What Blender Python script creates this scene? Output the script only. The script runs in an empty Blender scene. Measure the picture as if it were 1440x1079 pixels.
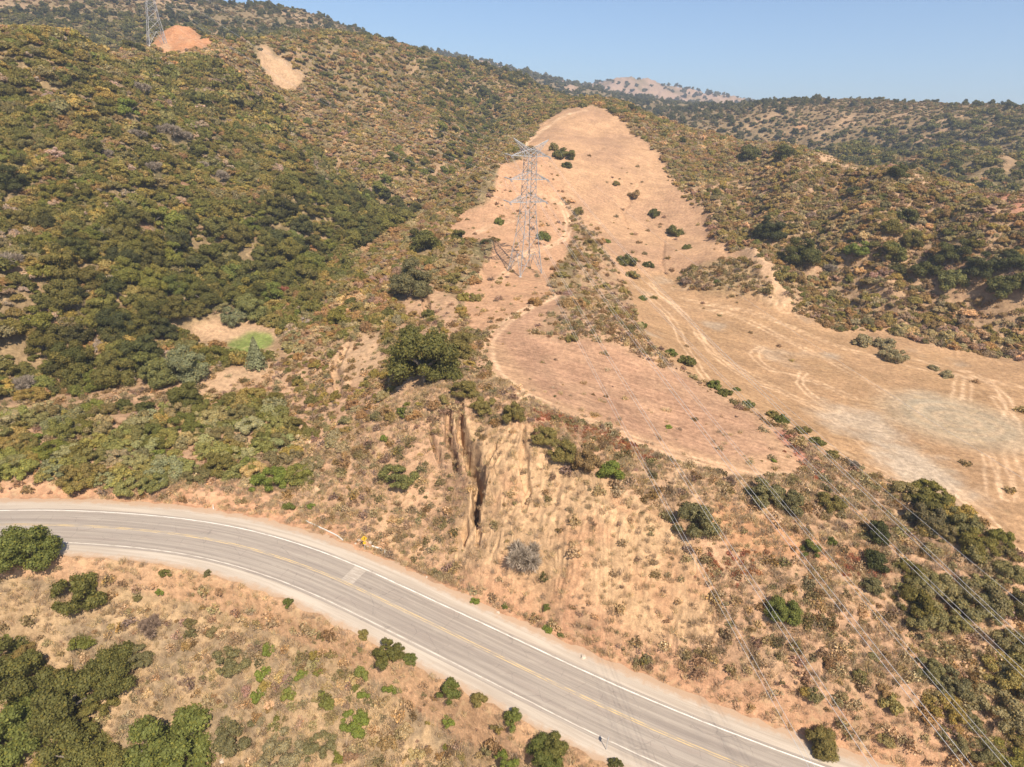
import bpy, bmesh, math, random
import numpy as np
from mathutils import Vector, Matrix

# ============================================================ camera, sky, sun
SC = bpy.context.scene
COL = SC.collection
W0, H0 = 1440.0, 1079.0
FPX = 839.0
PITCH = math.radians(22.3)
ROLL = math.radians(2.5)
CAMZ = 65.0
SUN_EL = math.radians(50)
SUN_AZ_LEFT = math.radians(24)          # shadows fall forward and 24 degrees to the left

fwd = np.array([0, math.cos(PITCH), -math.sin(PITCH)])
r0 = np.array([1.0, 0, 0]); u0 = np.array([0, math.sin(PITCH), math.cos(PITCH)])
CR = r0 * math.cos(ROLL) + u0 * math.sin(ROLL)
CU = -r0 * math.sin(ROLL) + u0 * math.cos(ROLL)
CP = np.array([0, 0, CAMZ])

cam_d = bpy.data.cameras.new("camera"); cam = bpy.data.objects.new("camera", cam_d); COL.objects.link(cam)
cam_d.sensor_fit = 'HORIZONTAL'; cam_d.sensor_width = 36; cam_d.lens = 36 * FPX / W0
cam_d.clip_start = 0.5; cam_d.clip_end = 60000
m = Matrix(((CR[0], CU[0], -fwd[0], 0), (CR[1], CU[1], -fwd[1], 0), (CR[2], CU[2], -fwd[2], CAMZ), (0, 0, 0, 1)))
cam.matrix_world = m
SC.camera = cam

world = bpy.data.worlds.new("World"); SC.world = world; world.use_nodes = True
wn = world.node_tree; wn.nodes.clear()
sky = wn.nodes.new('ShaderNodeTexSky'); sky.sky_type = 'NISHITA'; sky.sun_disc = False
sky.sun_elevation = SUN_EL
# horizontal direction TO the sun
SDX, SDY = math.sin(SUN_AZ_LEFT), -math.cos(SUN_AZ_LEFT)
sky.sun_rotation = math.atan2(SDX, SDY)
sky.altitude = 300; sky.air_density = 1.0; sky.dust_density = 1.0; sky.ozone_density = 5.0
bg = wn.nodes.new('ShaderNodeBackground'); bg.inputs[1].default_value = 0.092
wo = wn.nodes.new('ShaderNodeOutputWorld')
wn.links.new(sky.outputs[0], bg.inputs[0]); wn.links.new(bg.outputs[0], wo.inputs[0])

sun_d = bpy.data.lights.new("sun", 'SUN'); sun_d.energy = 4.9; sun_d.angle = math.radians(0.53)
sun_d.color = (1.0, 0.905, 0.775)
sun = bpy.data.objects.new("sun", sun_d); COL.objects.link(sun)
sdir = Vector((SDX * math.cos(SUN_EL), SDY * math.cos(SUN_EL), math.sin(SUN_EL)))
sun.rotation_euler = sdir.to_track_quat('Z', 'Y').to_euler(); sun.location = (60, -80, 160)

SC.view_settings.view_transform = 'Standard'; SC.view_settings.look = 'None'
SC.view_settings.exposure = 0.74; SC.view_settings.gamma = 1; SC.view_settings.use_curve_mapping = False
SC.cycles.max_bounces = 6; SC.cycles.transparent_max_bounces = 8
SC.cycles.diffuse_bounces = 3; SC.cycles.glossy_bounces = 2; SC.cycles.volume_bounces = 0

rnd = random.Random(7)
rng = np.random.default_rng(11)

# ============================================================ helpers: noise, pixel rays
def ray(px, py):
    d = (px - W0 / 2) / FPX * CR + -(py - H0 / 2) / FPX * CU + fwd
    return d

def project(P):
    v = np.asarray(P) - CP
    x = v @ CR; y = v @ CU; z = v @ fwd
    return W0 / 2 + FPX * x / z, H0 / 2 - FPX * y / z, z

_perm = rng.permutation(4096)
_grad = np.stack([np.cos(np.arange(4096) * 2.399963), np.sin(np.arange(4096) * 2.399963)], 1)
def perlin(x, y, seed=0):
    xi = np.floor(x).astype(np.int64); yi = np.floor(y).astype(np.int64)
    xf = x - xi; yf = y - yi
    u = xf * xf * xf * (xf * (xf * 6 - 15) + 10); v = yf * yf * yf * (yf * (yf * 6 - 15) + 10)
    def g(ix, iy, dx, dy):
        h = _perm[(_perm[(ix + seed * 57) & 4095] + iy) & 4095]
        gr = _grad[h]
        return gr[..., 0] * dx + gr[..., 1] * dy
    a = g(xi, yi, xf, yf); b = g(xi + 1, yi, xf - 1, yf)
    c = g(xi, yi + 1, xf, yf - 1); d = g(xi + 1, yi + 1, xf - 1, yf - 1)
    return (a + (b - a) * u + (c - a + (a - b - c + d) * u) * v) * 1.5
def fbm(x, y, octs=5, seed=0, gain=0.5, lac=2.03):
    s = 0; a = 1; t = 0
    for k in range(octs):
        s = s + a * perlin(x, y, seed + k); t += a; a *= gain; x = x * lac + 13.7; y = y * lac - 7.1
    return s / t
def ridged(x, y, octs=4, seed=0):
    s = 0; a = 1; t = 0
    for k in range(octs):
        s = s + a * (1 - 2 * np.abs(perlin(x, y, seed + k))); t += a; a *= .5; x = x * 2.1 + 5; y = y * 2.1 + 3
    return s / t
def sstep(a, b, x):
    t = np.clip((x - a) / (b - a), 0, 1); return t * t * (3 - 2 * t)

# ============================================================ terrain heights
# control points: (px, py, 'z', elevation) or (px, py, 'r', ground distance), positions as surveyed from the view
def w_from(px, py, kind, val):
    d = ray(px, py)
    if kind == 'z': t = (val - CAMZ) / d[2]
    else: t = val / math.hypot(d[0], d[1])
    return CP + d * t
CTRL = [
 # below the road, towards and under the camera
 (0,900,'z',-1),(0,1079,'z',-14),(150,1000,'z',-9),(300,900,'z',-2),(300,1079,'z',-13),(450,960,'z',-3),(600,1079,'z',-8),
 (600,960,'z',-2),(800,1079,'z',-2.5),(700,1079,'z',-5.5),(0,830,'z',4.5),(-200,900,'z',-2),(-200,1079,'z',-14),(150,850,'z',1.5),
 # bank above the road
 (1180,1040,'z',1.5),(1000,960,'z',1.8),(900,905,'z',2.2),(760,860,'z',2),(640,800,'z',2.5),(560,760,'z',3),(450,720,'z',5),
 (900,800,'z',9.5),(820,740,'z',13),(760,700,'z',13.5),(700,660,'z',15),(660,700,'z',10.5),(700,780,'z',7),(800,820,'z',7),
 (640,560,'z',20.5),(740,590,'z',20.5),(800,620,'z',19.3),(880,660,'z',17.5),(960,680,'z',16.6),(1040,695,'z',16),
 (1000,800,'z',10),(1100,900,'z',6.5),(1150,800,'z',11),(1100,740,'z',14),(1200,900,'z',7),(1300,1000,'z',4.5),(1300,1079,'z',2),
 (1440,1079,'z',0),(1440,950,'z',5),(1300,850,'z',9.5),(1440,860,'z',9),(1250,720,'z',13.5),(1320,760,'z',13),(1400,800,'z',12.5),
 (1600,1079,'z',-3),(1600,900,'z',6),(1600,800,'z',12),
 # terrace with the reddish field, and the wide flat
 (700,500,'z',21.5),(690,430,'z',23),(850,560,'z',19.5),(1000,630,'z',17.2),(1120,660,'z',16.2),(800,520,'z',20.5),(950,540,'z',18.8),
 (760,420,'z',24),(820,440,'z',24.5),(880,470,'z',23),(930,510,'z',20),(1000,545,'z',18),(1100,600,'z',16.5),(1200,655,'z',14.8),
 (960,480,'z',17.2),(1060,540,'z',15.6),(1180,600,'z',14.2),(1300,600,'z',13.8),(1440,600,'z',13.6),(1300,680,'z',13.6),(1440,740,'z',13),
 (1100,480,'z',15.8),(1250,510,'z',15),(1440,520,'z',14.6),(920,410,'z',19.5),(1000,430,'z',18),(1150,460,'z',17),(1350,490,'z',15.6),
 (1600,560,'z',13.5),(1600,650,'z',13.3),
 # tower spur
 (740,388,'z',25),(700,380,'z',25),(790,385,'z',25.5),(690,350,'z',28.5),(740,340,'z',29),(790,320,'z',31),(700,300,'z',35.5),(760,270,'r',290),(800,260,'r',300),
 (700,235,'r',300),(760,200,'r',360),(790,172,'r',405),
 # bare slope up to the summit
 (850,370,'z',25.5),(870,320,'z',31),(900,370,'z',24),(960,390,'z',21),(920,300,'z',35.5),(970,330,'z',29.5),(880,230,'r',340),(840,190,'r',390),(820,153,'r',430),(855,158,'r',428),
 (1010,350,'r',240),(950,270,'r',305),(910,210,'r',365),(880,175,'r',405),
 # right of it: scrubby ridge dropping to the flat
 (960,200,'r',400),(990,260,'r',330),(1060,350,'r',245),(1110,400,'r',215),(1200,430,'z',19.5),(1230,400,'r',222),(1060,220,'r',360),(1100,280,'r',290),
 (1150,340,'r',245),(1250,300,'r',255),(1260,248,'r',300),(1150,228,'r',340),(1100,212,'r',370),(1330,270,'r',280),(1440,305,'r',245),(1350,350,'r',238),
 (1440,400,'r',225),(1350,440,'r',222),(1440,450,'r',220),(1600,450,'r',230),(1600,380,'r',235),(1600,330,'r',250),
 # spur left of the tower, big oak, eroded flank
 (600,350,'z',28),(560,380,'z',25),(640,320,'z',32),(620,400,'z',24),(560,430,'z',21),(600,500,'z',20.5),(560,560,'z',17.5),(520,480,'z',17.5),
 (500,540,'z',14),(440,600,'z',9.6),(480,660,'z',8.5),(560,660,'z',11),(600,620,'z',15),(620,700,'z',8),(540,720,'z',6),(440,500,'z',13.5),(470,440,'z',17.5),(500,390,'z',21.5),
 (540,340,'z',26.8),(600,290,'z',34.5),(650,250,'r',330),
 # valley floor
 (300,690,'z',7.6),(150,680,'z',9.2),(0,680,'z',10.5),(300,620,'z',8.6),(150,600,'z',10.5),(0,600,'z',12),(380,560,'z',9.5),(300,520,'z',11.5),(350,480,'z',12.5),
 (250,480,'z',12.3),(400,420,'z',17.3),(460,370,'z',21),(520,330,'z',25.4),(570,300,'z',31),(620,255,'r',320),(660,225,'r',370),(720,190,'r',430),
 (200,500,'z',13),(100,500,'z',14),(0,500,'z',15.5),(-200,600,'z',16),
 # left hillside
 (200,400,'r',185),(200,300,'r',225),(200,200,'r',268),(200,110,'r',330),(200,78,'r',362),
 (0,400,'r',180),(0,300,'r',212),(0,200,'r',248),(0,110,'r',282),(0,60,'r',305),(100,60,'r',315),(-200,60,'r',290),(-200,200,'r',230),(-200,400,'r',170),
 (100,400,'r',182),(100,300,'r',218),(100,180,'r',265),
 (300,400,'r',205),(300,300,'r',240),(300,200,'r',292),(300,110,'r',345),(290,78,'r',362),
 (400,340,'r',232),(400,260,'r',285),(400,180,'r',345),(400,110,'r',405),(400,68,'r',440),(330,70,'r',385),
 (480,280,'r',290),(480,200,'r',355),(480,120,'r',430),(480,58,'r',490),(440,56,'r',468),
 (560,230,'r',345),(560,160,'r',430),(560,100,'r',500),(560,70,'r',540),
 (640,190,'r',410),(640,130,'r',510),(640,90,'r',590),(700,150,'r',520),(700,108,'r',640),(760,150,'r',520),(770,132,'r',620),(820,146,'r',540),(860,148,'r',500),
 (900,160,'r',470),(940,180,'r',440),(1000,190,'r',420),
]
# hidden ground behind ridges and the far country: (px azimuth column, r, z)
def az_of(px, py=200):
    d = ray(px, py); return math.atan2(d[0], d[1])
FAR = [(200,440,84),(260,520,100),(0,360,80),(0,430,84),(-200,380,80),(100,400,84),(330,470,108),(400,540,125),(480,620,135),(560,650,120),(640,700,112),
 (700,760,105),(770,760,90),(830,640,80),(900,600,66),(960,560,55),(1060,480,46),(1150,440,44),(1260,400,42),(1350,380,40),(1440,340,36),(1600,320,30),
 (1060,600,50),(1200,560,48),(1350,520,46),(1600,480,40)]
FARPX = [(-200,-60,'r',800),(0,-40,'r',850),(120,-22,'r',850),(60,30,'r',620),(180,0,'r',950),(150,45,'r',600),(240,8,'r',900),(250,14,'r',860),(330,17,'r',800),(340,45,'r',620),(430,22,'r',760),(470,42,'r',760),(530,60,'r',800),
 (255,40,'r',470),(222,75,'r',388),(290,66,'r',430),(580,85,'r',1000),
 (1000,158,'r',860),(1100,153,'r',820),(1200,150,'r',780),(1320,154,'r',740),(1440,159,'r',700),(1600,170,'r',700),(960,158,'r',900),
 (1000,185,'r',640),(1100,180,'r',640),(1200,185,'r',620),(1320,180,'r',600),(1440,190,'r',560),(1200,210,'r',540),(1350,215,'r',480),(1440,240,'r',420),(1300,235,'r',440),
 (690,98,'r',1700),(740,112,'r',1700),(800,126,'r',1800),(868,114,'r',1800),(850,122,'r',1800),(930,140,'r',1700),(985,156,'r',1600)]
rows = []
for c in CTRL + FARPX:
    p = w_from(*c); rows.append((math.atan2(p[0], p[1]), math.log(math.hypot(p[0], p[1])), p[2]))
for px, r, z in FAR: rows.append((az_of(px), math.log(r), z))
for az, r, z in [(-2.6,60,-26),(-2.0,60,-22),(-1.4,60,-10),(1.4,60,-4),(2.0,60,-14),(2.6,60,-24),(3.14,60,-28),
                 (-1.2,120,10),(-1.3,200,30),(-1.2,300,80),(1.2,120,6),(1.2,220,14),(1.2,400,40),(-2.4,200,-20),(2.4,200,-20),(3.1,200,-20),
                 (-2.4,600,30),(2.4,600,30),(3.1,600,20),(-1.6,500,90),(1.6,500,50),(-1.2,900,200),(1.2,900,90),(-2.2,1500,120),(2.2,1500,120),(3.1,1500,110)]:
    rows.append((az, math.log(r), z))
for a_ in np.linspace(-math.pi, math.pi, 13): rows.append((a_, math.log(14), -17 - 2 * math.cos(a_)*0)); 
for a_ in np.linspace(-1.6, 1.6, 9): rows.append((a_, math.log(3000), 110)); rows.append((a_, math.log(6000), 60))
rows = np.array(rows)
PC = rows[:, :2]; ZC = rows[:, 2]
def _k(d2): return 0.5 * d2 * np.log(d2 + 1e-12)
n = len(PC)
D2 = ((PC[:, None] - PC[None]) ** 2).sum(-1)
A = np.zeros((n + 3, n + 3)); A[:n, :n] = _k(D2) + np.eye(n) * 2e-5
A[:n, n:] = np.c_[np.ones(n), PC]; A[n:, :n] = A[:n, n:].T
SOL = np.linalg.solve(A, np.r_[ZC, 0, 0, 0])
def base_z(X, Y):
    az = np.arctan2(X, Y).ravel(); lr = np.log(np.maximum(np.hypot(X, Y), 14)).ravel()
    out = np.empty(len(az))
    for i in range(0, len(az), 20000):
        a = az[i:i + 20000]; l = lr[i:i + 20000]
        d2 = (a[:, None] - PC[None, :, 0]) ** 2 + (l[:, None] - PC[None, :, 1]) ** 2
        out[i:i + 20000] = _k(d2) @ SOL[:n] + SOL[n] + SOL[n + 1] * a + SOL[n + 2] * l
    return out.reshape(np.shape(X))

# ------------------------------------------------ road alignment (yellow line), from surveyed points
RPX = [(-260,752,12.2),(-120,742,10.6),(0,737,9.2),(100,738,8),(200,745,6.8),(300,757.5,5.6),(400,785,4.3),(480,816,3.3),(560,855,2.4),(640,893,1.6),
       (700,922,1.1),(760,952,.7),(820,981,.4),(900,1018,.15),(1000,1060,0),(1060,1084,-.1),(1180,1130,-.3),(1320,1180,-.6)]
rp = np.array([w_from(a, b, 'z', c) for a, b, c in RPX])
def catmull(P, step=1.0):
    out = []
    P = np.vstack([2 * P[0] - P[1], P, 2 * P[-1] - P[-2]])
    for i in range(1, len(P) - 2):
        p0, p1, p2, p3 = P[i - 1:i + 3]
        k = max(2, int(np.linalg.norm(p2 - p1) / step))
        for t in np.arange(k) / k:
            out.append(.5 * ((2 * p1) + (-p0 + p2) * t + (2 * p0 - 5 * p1 + 4 * p2 - p3) * t ** 2 + (-p0 + 3 * p1 - 3 * p2 + p3) * t ** 3))
    out.append(P[-2]); return np.array(out)
road_c = catmull(rp, 1.0)
e0 = road_c[0] - road_c[3]; e0 /= np.linalg.norm(e0); e1 = road_c[-1] - road_c[-4]; e1 /= np.linalg.norm(e1)
road_c = np.vstack([[road_c[0] + e0 * k * 4 for k in range(15, 0, -1)], road_c, [road_c[-1] + e1 * k * 4 for k in range(1, 16)]])
# smooth the plan and the profile
for _ in range(60):
    road_c[1:-1] = road_c[1:-1] * .5 + (road_c[:-2] + road_c[2:]) * .25
seg = np.linalg.norm(np.diff(road_c[:, :2], axis=0), axis=1); S = np.r_[0, np.cumsum(seg)]
ss = np.arange(0, S[-1], 1.0)
road_c = np.stack([np.interp(ss, S, road_c[:, k]) for k in range(3)], 1)
tan = np.gradient(road_c[:, :2], axis=0); tan /= np.linalg.norm(tan, axis=1)[:, None]
nor = np.stack([-tan[:, 1], tan[:, 0]], 1)     # points uphill, to the bank side (left of travel to the right)
def road_sd(X, Y):
    """signed distance to the yellow line (+ on the bank side), and index along the road"""
    sh = np.shape(X); X = np.ravel(X); Y = np.ravel(Y)
    d = np.full(len(X), 999.0); idx = np.zeros(len(X))
    near = np.where((X > road_c[:, 0].min() - 40) & (X < road_c[:, 0].max() + 40) & (Y < road_c[:, 1].max() + 40) & (Y > road_c[:, 1].min() - 40))[0]
    for i in range(0, len(near), 20000):
        q = near[i:i + 20000]
        d2 = (X[q, None] - road_c[None, ::2, 0]) ** 2 + (Y[q, None] - road_c[None, ::2, 1]) ** 2
        j = d2.argmin(1) * 2
        dx = X[q] - road_c[j, 0]; dy = Y[q] - road_c[j, 1]
        s = dx * nor[j, 0] + dy * nor[j, 1]
        al = dx * tan[j, 0] + dy * tan[j, 1]
        idx[q] = np.clip(j + np.clip(al, -2, 2), 0, len(road_c) - 1)
        d[q] = np.where(np.abs(al) < 3, s, np.sign(s) * np.sqrt(d2.min(1)))
    return d.reshape(sh), idx.reshape(sh)
UPW = 7.2; LOW = -6.8                          # outer edges of the two gravel shoulders

def in_poly(X, Y, poly):
    c = np.zeros(np.shape(X), bool); k = len(poly)
    for i in range(k):
        x1, y1 = poly[i][:2]; x2, y2 = poly[(i + 1) % k][:2]
        if y1 == y2: continue
        c ^= ((y1 > Y) != (y2 > Y)) & (X < (x2 - x1) * (Y - y1) / (y2 - y1) + x1)
    return c
def line_d(X, Y, pts):
    """distance to a polyline, and 0..1 along it"""
    best = np.full(np.shape(X), 1e9); al = np.zeros(np.shape(X)); m_ = len(pts) - 1
    for i in range(m_):
        a = np.array(pts[i][:2]); b = np.array(pts[i + 1][:2]); ab = b - a; L = ab @ ab + 1e-9
        t = np.clip(((X - a[0]) * ab[0] + (Y - a[1]) * ab[1]) / L, 0, 1)
        d = np.hypot(X - a[0] - t * ab[0], Y - a[1] - t * ab[1])
        w = d < best; best = np.where(w, d, best); al = np.where(w, (i + t) / m_, al)
    return best, al

# ------------------------------------------------ polar sheet of ground, fine in front, coarse behind
NF = 1020
def warp_axis(lo, hi, n, weight):
    t = np.linspace(lo, hi, 4000); c = np.cumsum(weight(t)); c = (c - c[0]) / (c[-1] - c[0]); return np.interp(np.linspace(0, 1, n), c, t)
az_f = np.radians(warp_axis(-49, 49, NF, lambda a: 1 + 1.3 * ((a > -10.5) & (a < 1))))
az_b = np.linspace(math.radians(49), math.radians(311), 70)[1:-1]
AZ = np.r_[az_f, az_b]
NA = len(AZ)
R_ = np.r_[[1.0, 8.0, 16.0, 24.0], np.exp(warp_axis(math.log(31), math.log(620), 560, lambda l: 1 + 1.0 * ((l > math.log(66)) & (l < math.log(112))))), np.exp(np.linspace(math.log(620), math.log(2600), 110))[1:], [3400, 5000, 8000, 14000]]
NR = len(R_)
GX = R_[:, None] * np.sin(AZ)[None]; GY = R_[:, None] * np.cos(AZ)[None]
AZw = (AZ + math.pi) % (2 * math.pi) - math.pi
# evaluate the smooth base on a coarser lattice and interpolate (fast)
def coarse_base():
    ia = np.unique(np.r_[np.arange(0, NF, 3), NF - 1, np.arange(NF, NA)]); ir = np.unique(np.r_[np.arange(0, 4), np.arange(4, NR, 3), NR - 1])
    Z = base_z(GX[np.ix_(ir, ia)], GY[np.ix_(ir, ia)])
    full = np.empty((len(ir), NA))
    for k in range(len(ir)): full[k] = np.interp(np.arange(NA), ia, Z[k])
    o = np.empty((NR, NA))
    pos = np.searchsorted(ir, np.arange(NR), side='right') - 1; pos = np.clip(pos, 0, len(ir) - 2)
    t = (np.arange(NR) - ir[pos]) / (ir[pos + 1] - ir[pos])
    o = full[pos] * (1 - t)[:, None] + full[pos + 1] * t[:, None]
    return o
GZ = coarse_base()
# ------------------------------------------------ ground lookup and rays onto the ground
_azs = AZ.copy()
LR = np.log(R_)
def gz(X, Y, G=None):
    G = GZ if G is None else G
    X = np.asarray(X, float); Y = np.asarray(Y, float)
    az = np.arctan2(X, Y); az = np.where(az < _azs[0], az + 2 * math.pi, az)
    r = np.maximum(np.hypot(X, Y), R_[0])
    ia = np.clip(np.searchsorted(_azs, az, side='right') - 1, 0, NA - 1); ib = (ia + 1) % NA
    a1 = np.where(ib == 0, _azs[0] + 2 * math.pi, _azs[ib]); ta = np.clip((az - _azs[ia]) / (a1 - _azs[ia]), 0, 1)
    ir = np.clip(np.searchsorted(R_, r, side='right') - 1, 0, NR - 2); tr = np.clip((r - R_[ir]) / (R_[ir + 1] - R_[ir]), 0, 1)
    z0 = G[ir, ia] * (1 - ta) + G[ir, ib] * ta; z1 = G[ir + 1, ia] * (1 - ta) + G[ir + 1, ib] * ta
    return z0 * (1 - tr) + z1 * tr
_TT = np.exp(np.linspace(math.log(25), math.log(6000), 1400))
def at(px, py, far=None):
    """where a sight line meets the ground; skylines fall back to the closest approach"""
    d = ray(px, py); d = d / math.hypot(d[0], d[1])
    P = CP[None] + d[None] * _TT[:, None]
    g = gz(P[:, 0], P[:, 1]); dz = P[:, 2] - g
    k = np.where(dz < 0)[0]
    if len(k) and (far is None or _TT[k[0]] < far):
        k = k[0]
        if k == 0: return P[0]
        t = dz[k - 1] / (dz[k - 1] - dz[k]); p = P[k - 1] + (P[k] - P[k - 1]) * t
    else:
        lim = _TT < (far or 700); k = np.argmin(np.where(lim, dz, 1e9)); p = P[k].copy()
    p = p.copy(); p[2] = gz(p[0], p[1]); return p
def wpoly(pts, far=None): return [tuple(at(a, b, far)) for a, b in pts]

RR = np.hypot(GX, GY)
SD, SI = road_sd(GX, GY)

# world outlines of the areas of ground
R_BARE = wpoly([(800,156),(822,153),(855,158),(880,178),(900,197),(925,217),(938,248),(965,278),(990,303),(1012,345),(1030,362),(1052,358),(1085,405),(1112,440),(1180,468),(1240,468),(1262,480),(1320,492),(1440,510),(1560,530),
   (1600,900),(1440,792),(1385,738),(1320,700),(1250,672),(1170,645),(1105,602),(1050,575),(1000,540),(950,512),(905,472),(892,430),(880,400),(862,372),(835,335),(812,300),(795,275),(782,245),(765,222),(735,212),(752,185),(780,163)])
R_TERR = wpoly([(795,415),(735,440),(695,465),(682,492),(690,520),(740,560),(800,585),(880,620),(960,650),(1040,672),(1120,668),(1140,650),(1105,612),(1040,575),(960,530),(870,490),(810,478),(740,470),(770,445)])
R_TOWER = wpoly([(700,345),(650,345),(625,325),(650,300),(690,285),(700,240),(760,215),(785,245),(795,290),(805,330),(800,350),(770,400),(790,412),(700,455),(668,470),(650,430),(665,395)])
R_MOUND = wpoly([(800,440),(830,418),(880,425),(900,470),(945,505),(880,490),(820,478)])
R_CLIFF = wpoly([(640,575),(690,600),(745,600),(790,650),(870,690),(950,740),(1000,830),(1010,900),(930,905),(860,880),(780,850),(700,835),(640,810),(640,740),(655,690)])
R_ORANGE = wpoly([(1010,700),(1060,725),(1110,740),(1180,765),(1230,770),(1200,800),(1120,790),(1050,790),(990,740)])
R_SCAR = wpoly([(362,74),(376,70),(384,80),(396,78),(410,92),(428,106),(420,118),(398,110),(388,114),(374,98),(366,96)])
R_SCAR2 = wpoly([(468,180),(486,168),(500,178),(494,196),(476,194)])
R_HILLO = wpoly([(200,76),(212,64),(235,48),(255,37),(272,46),(290,60),(300,72),(270,78),(240,82)], 560)
R_RED = wpoly([(1322,264),(1380,278),(1440,300),(1470,320),(1470,345),(1440,325),(1380,298)])
R_PATH = wpoly([(1138,228),(1180,232),(1250,248),(1320,268),(1300,280),(1240,262),(1160,246)])
R_CLEAR = wpoly([(262,470),(300,452),(345,448),(395,466),(382,480),(320,482)])
R_GREEN = wpoly([(318,484),(345,472),(382,470),(378,488),(352,500),(330,502)])
R_CLEAR2 = wpoly([(285,552),(300,530),(330,518),(382,512),(372,530),(340,532),(300,566)])
R_SPURCLIFF = wpoly([(470,560),(462,520),(485,485),(525,470),(540,490),(530,520),(490,545)])
R_PALE = wpoly([(560,400),(600,395),(640,420),(650,455),(625,460),(600,440),(570,450)])
R_PALE2 = wpoly([(240,690),(300,672),(390,700),(470,735),(420,745),(330,722),(250,712)])
def in_w(X, Y, poly, amp=.016):
    """inside an outline whose edge is ragged, the more so the farther away"""
    r = np.hypot(X, Y); s = np.maximum(r * .045, 4)
    return in_poly(X + amp * r * fbm(X / 9 + 3, Y / 9, 4, 401), Y + amp * 1.5 * r * fbm(X / 9, Y / 9 + 7, 4, 405), poly)
BARE = in_w(GX, GY, R_BARE); TERR = in_w(GX, GY, R_TERR); TOWR = in_w(GX, GY, R_TOWER); CLIFF = in_poly(GX, GY, R_CLIFF)
R_BROWN = wpoly([(290,84),(350,125),(400,165),(450,215),(500,255),(555,290),(600,285),(640,250),(700,215),(725,185),(700,150),(660,120),(640,92),(560,74),(480,60),(440,58),(330,72)])
def soft(mask, n=4):
    m_ = mask.astype(float)
    for _ in range(n):
        m_[1:-1] = (m_[:-2] + m_[2:] + 2 * m_[1:-1]) / 4
        m_[:, 1:NF - 1] = (m_[:, :NF - 2] + m_[:, 2:NF] + 2 * m_[:, 1:NF - 1]) / 4
    return m_
FLAT = soft((BARE & (GZ < 22)) | TERR, 8)
SMOOTH = np.maximum(FLAT, soft(BARE | TOWR, 6) * .7)

# relief: spurs and gullies at a scale that grows with distance, and rills on the cut bank
A1 = ridged(GX / 46 + .3 * fbm(GX / 60, GY / 60, 2, 5), GY / 60, 3, 21)
A2 = fbm(GX / 17, GY / 17, 4, 31)
A3 = ridged(GX / 9, GY / 9, 3, 41)
A4 = fbm(GX / 3.1, GY / 3.1, 3, 47)
hill = sstep(150, 230, RR) * (1 - SMOOTH)
far_ = sstep(620, 1100, RR)
def along(pts, far=None): return line_d(GX, GY, [at(a, b, far) for a, b in pts])[0]
for sp, k_, w_ in (([(322,150),(345,200),(370,250),(410,310)], 9, 22), ([(75,110),(100,170),(130,250)], 6, 16), ([(540,75),(530,130),(550,190)], 6, 15), ([(620,92),(605,140),(612,200)], 6, 13), ([(180,220),(200,300),(215,350)], 4, 12),
      ([(1110,225),(1110,280),(1090,330)], 4, 10), ([(1240,265),(1225,310),(1215,350)], 4, 11), ([(1380,320),(1360,350),(1350,390)], 4, 11)):
    GZ = GZ + k_ * np.exp(-(along(sp) / w_) ** 2) * hill
for gp, k_, w_ in (([(640,100),(665,135),(690,160),(668,205),(620,240),(585,275)], 7, 14), ([(390,105),(430,165),(480,225),(545,290)], 9, 15), ([(575,100),(565,160),(575,215),(585,260)], 4.5, 10), ([(465,85),(480,130),(500,175)], 5, 10),
      ([(120,150),(160,210),(220,290),(260,350)], 5, 14), ([(0,250),(60,320),(120,400)], 4, 12), ([(330,140),(330,210),(360,280),(420,330)], 4, 11), ([(1060,230),(1060,270),(1050,310)], 3.5, 9), ([(1180,270),(1160,310),(1140,345)], 3, 8), ([(1320,300),(1300,340),(1290,370)], 3.5, 8)):
    GZ = GZ - k_ * np.exp(-(along(gp) / w_) ** 2) * hill
GZ = GZ + A1 * (2.9 * hill + 7 * far_) + A2 * (1.5 * hill + .8 * (1 - SMOOTH) + .15) + A3 * (.7 * hill + .25 * (1 - SMOOTH)) + A4 * (.22 * (1 - SMOOTH) + .03)
GZ += far_ * 7 * fbm(GX / 150, GY / 150, 4, 71) + far_ * 5 * ridged(GX / 110, GY / 130, 2, 75)
face = soft(CLIFF, 5) + .55 * ((SD > 9) & (SD < 40) & (RR < 120) & (GX > -25)) * (1 - SMOOTH)
face = np.clip(soft(face, 3), 0, 1) * sstep(6.5, 10, SD)
al_ = SI + 0.0
sdq = SD
warp = fbm(al_ / 9, sdq / 7, 4, 51) * 5.5
rill = ridged((al_ + warp) / 3.4 + sdq * .05, sdq / 19, 3, 52)
rill2 = ridged((al_ + warp * .6) / 1.25, sdq / 6, 2, 55)
GZ += face * .16 * fbm(GX / .95, GY / .95, 3, 59)
GZ += face * (np.maximum(rill, -.35) * .6 * (.5 + fbm(GX / 7, GY / 7, 2, 58) * 1.6) + np.maximum(rill2, -.4) * .3)
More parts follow.
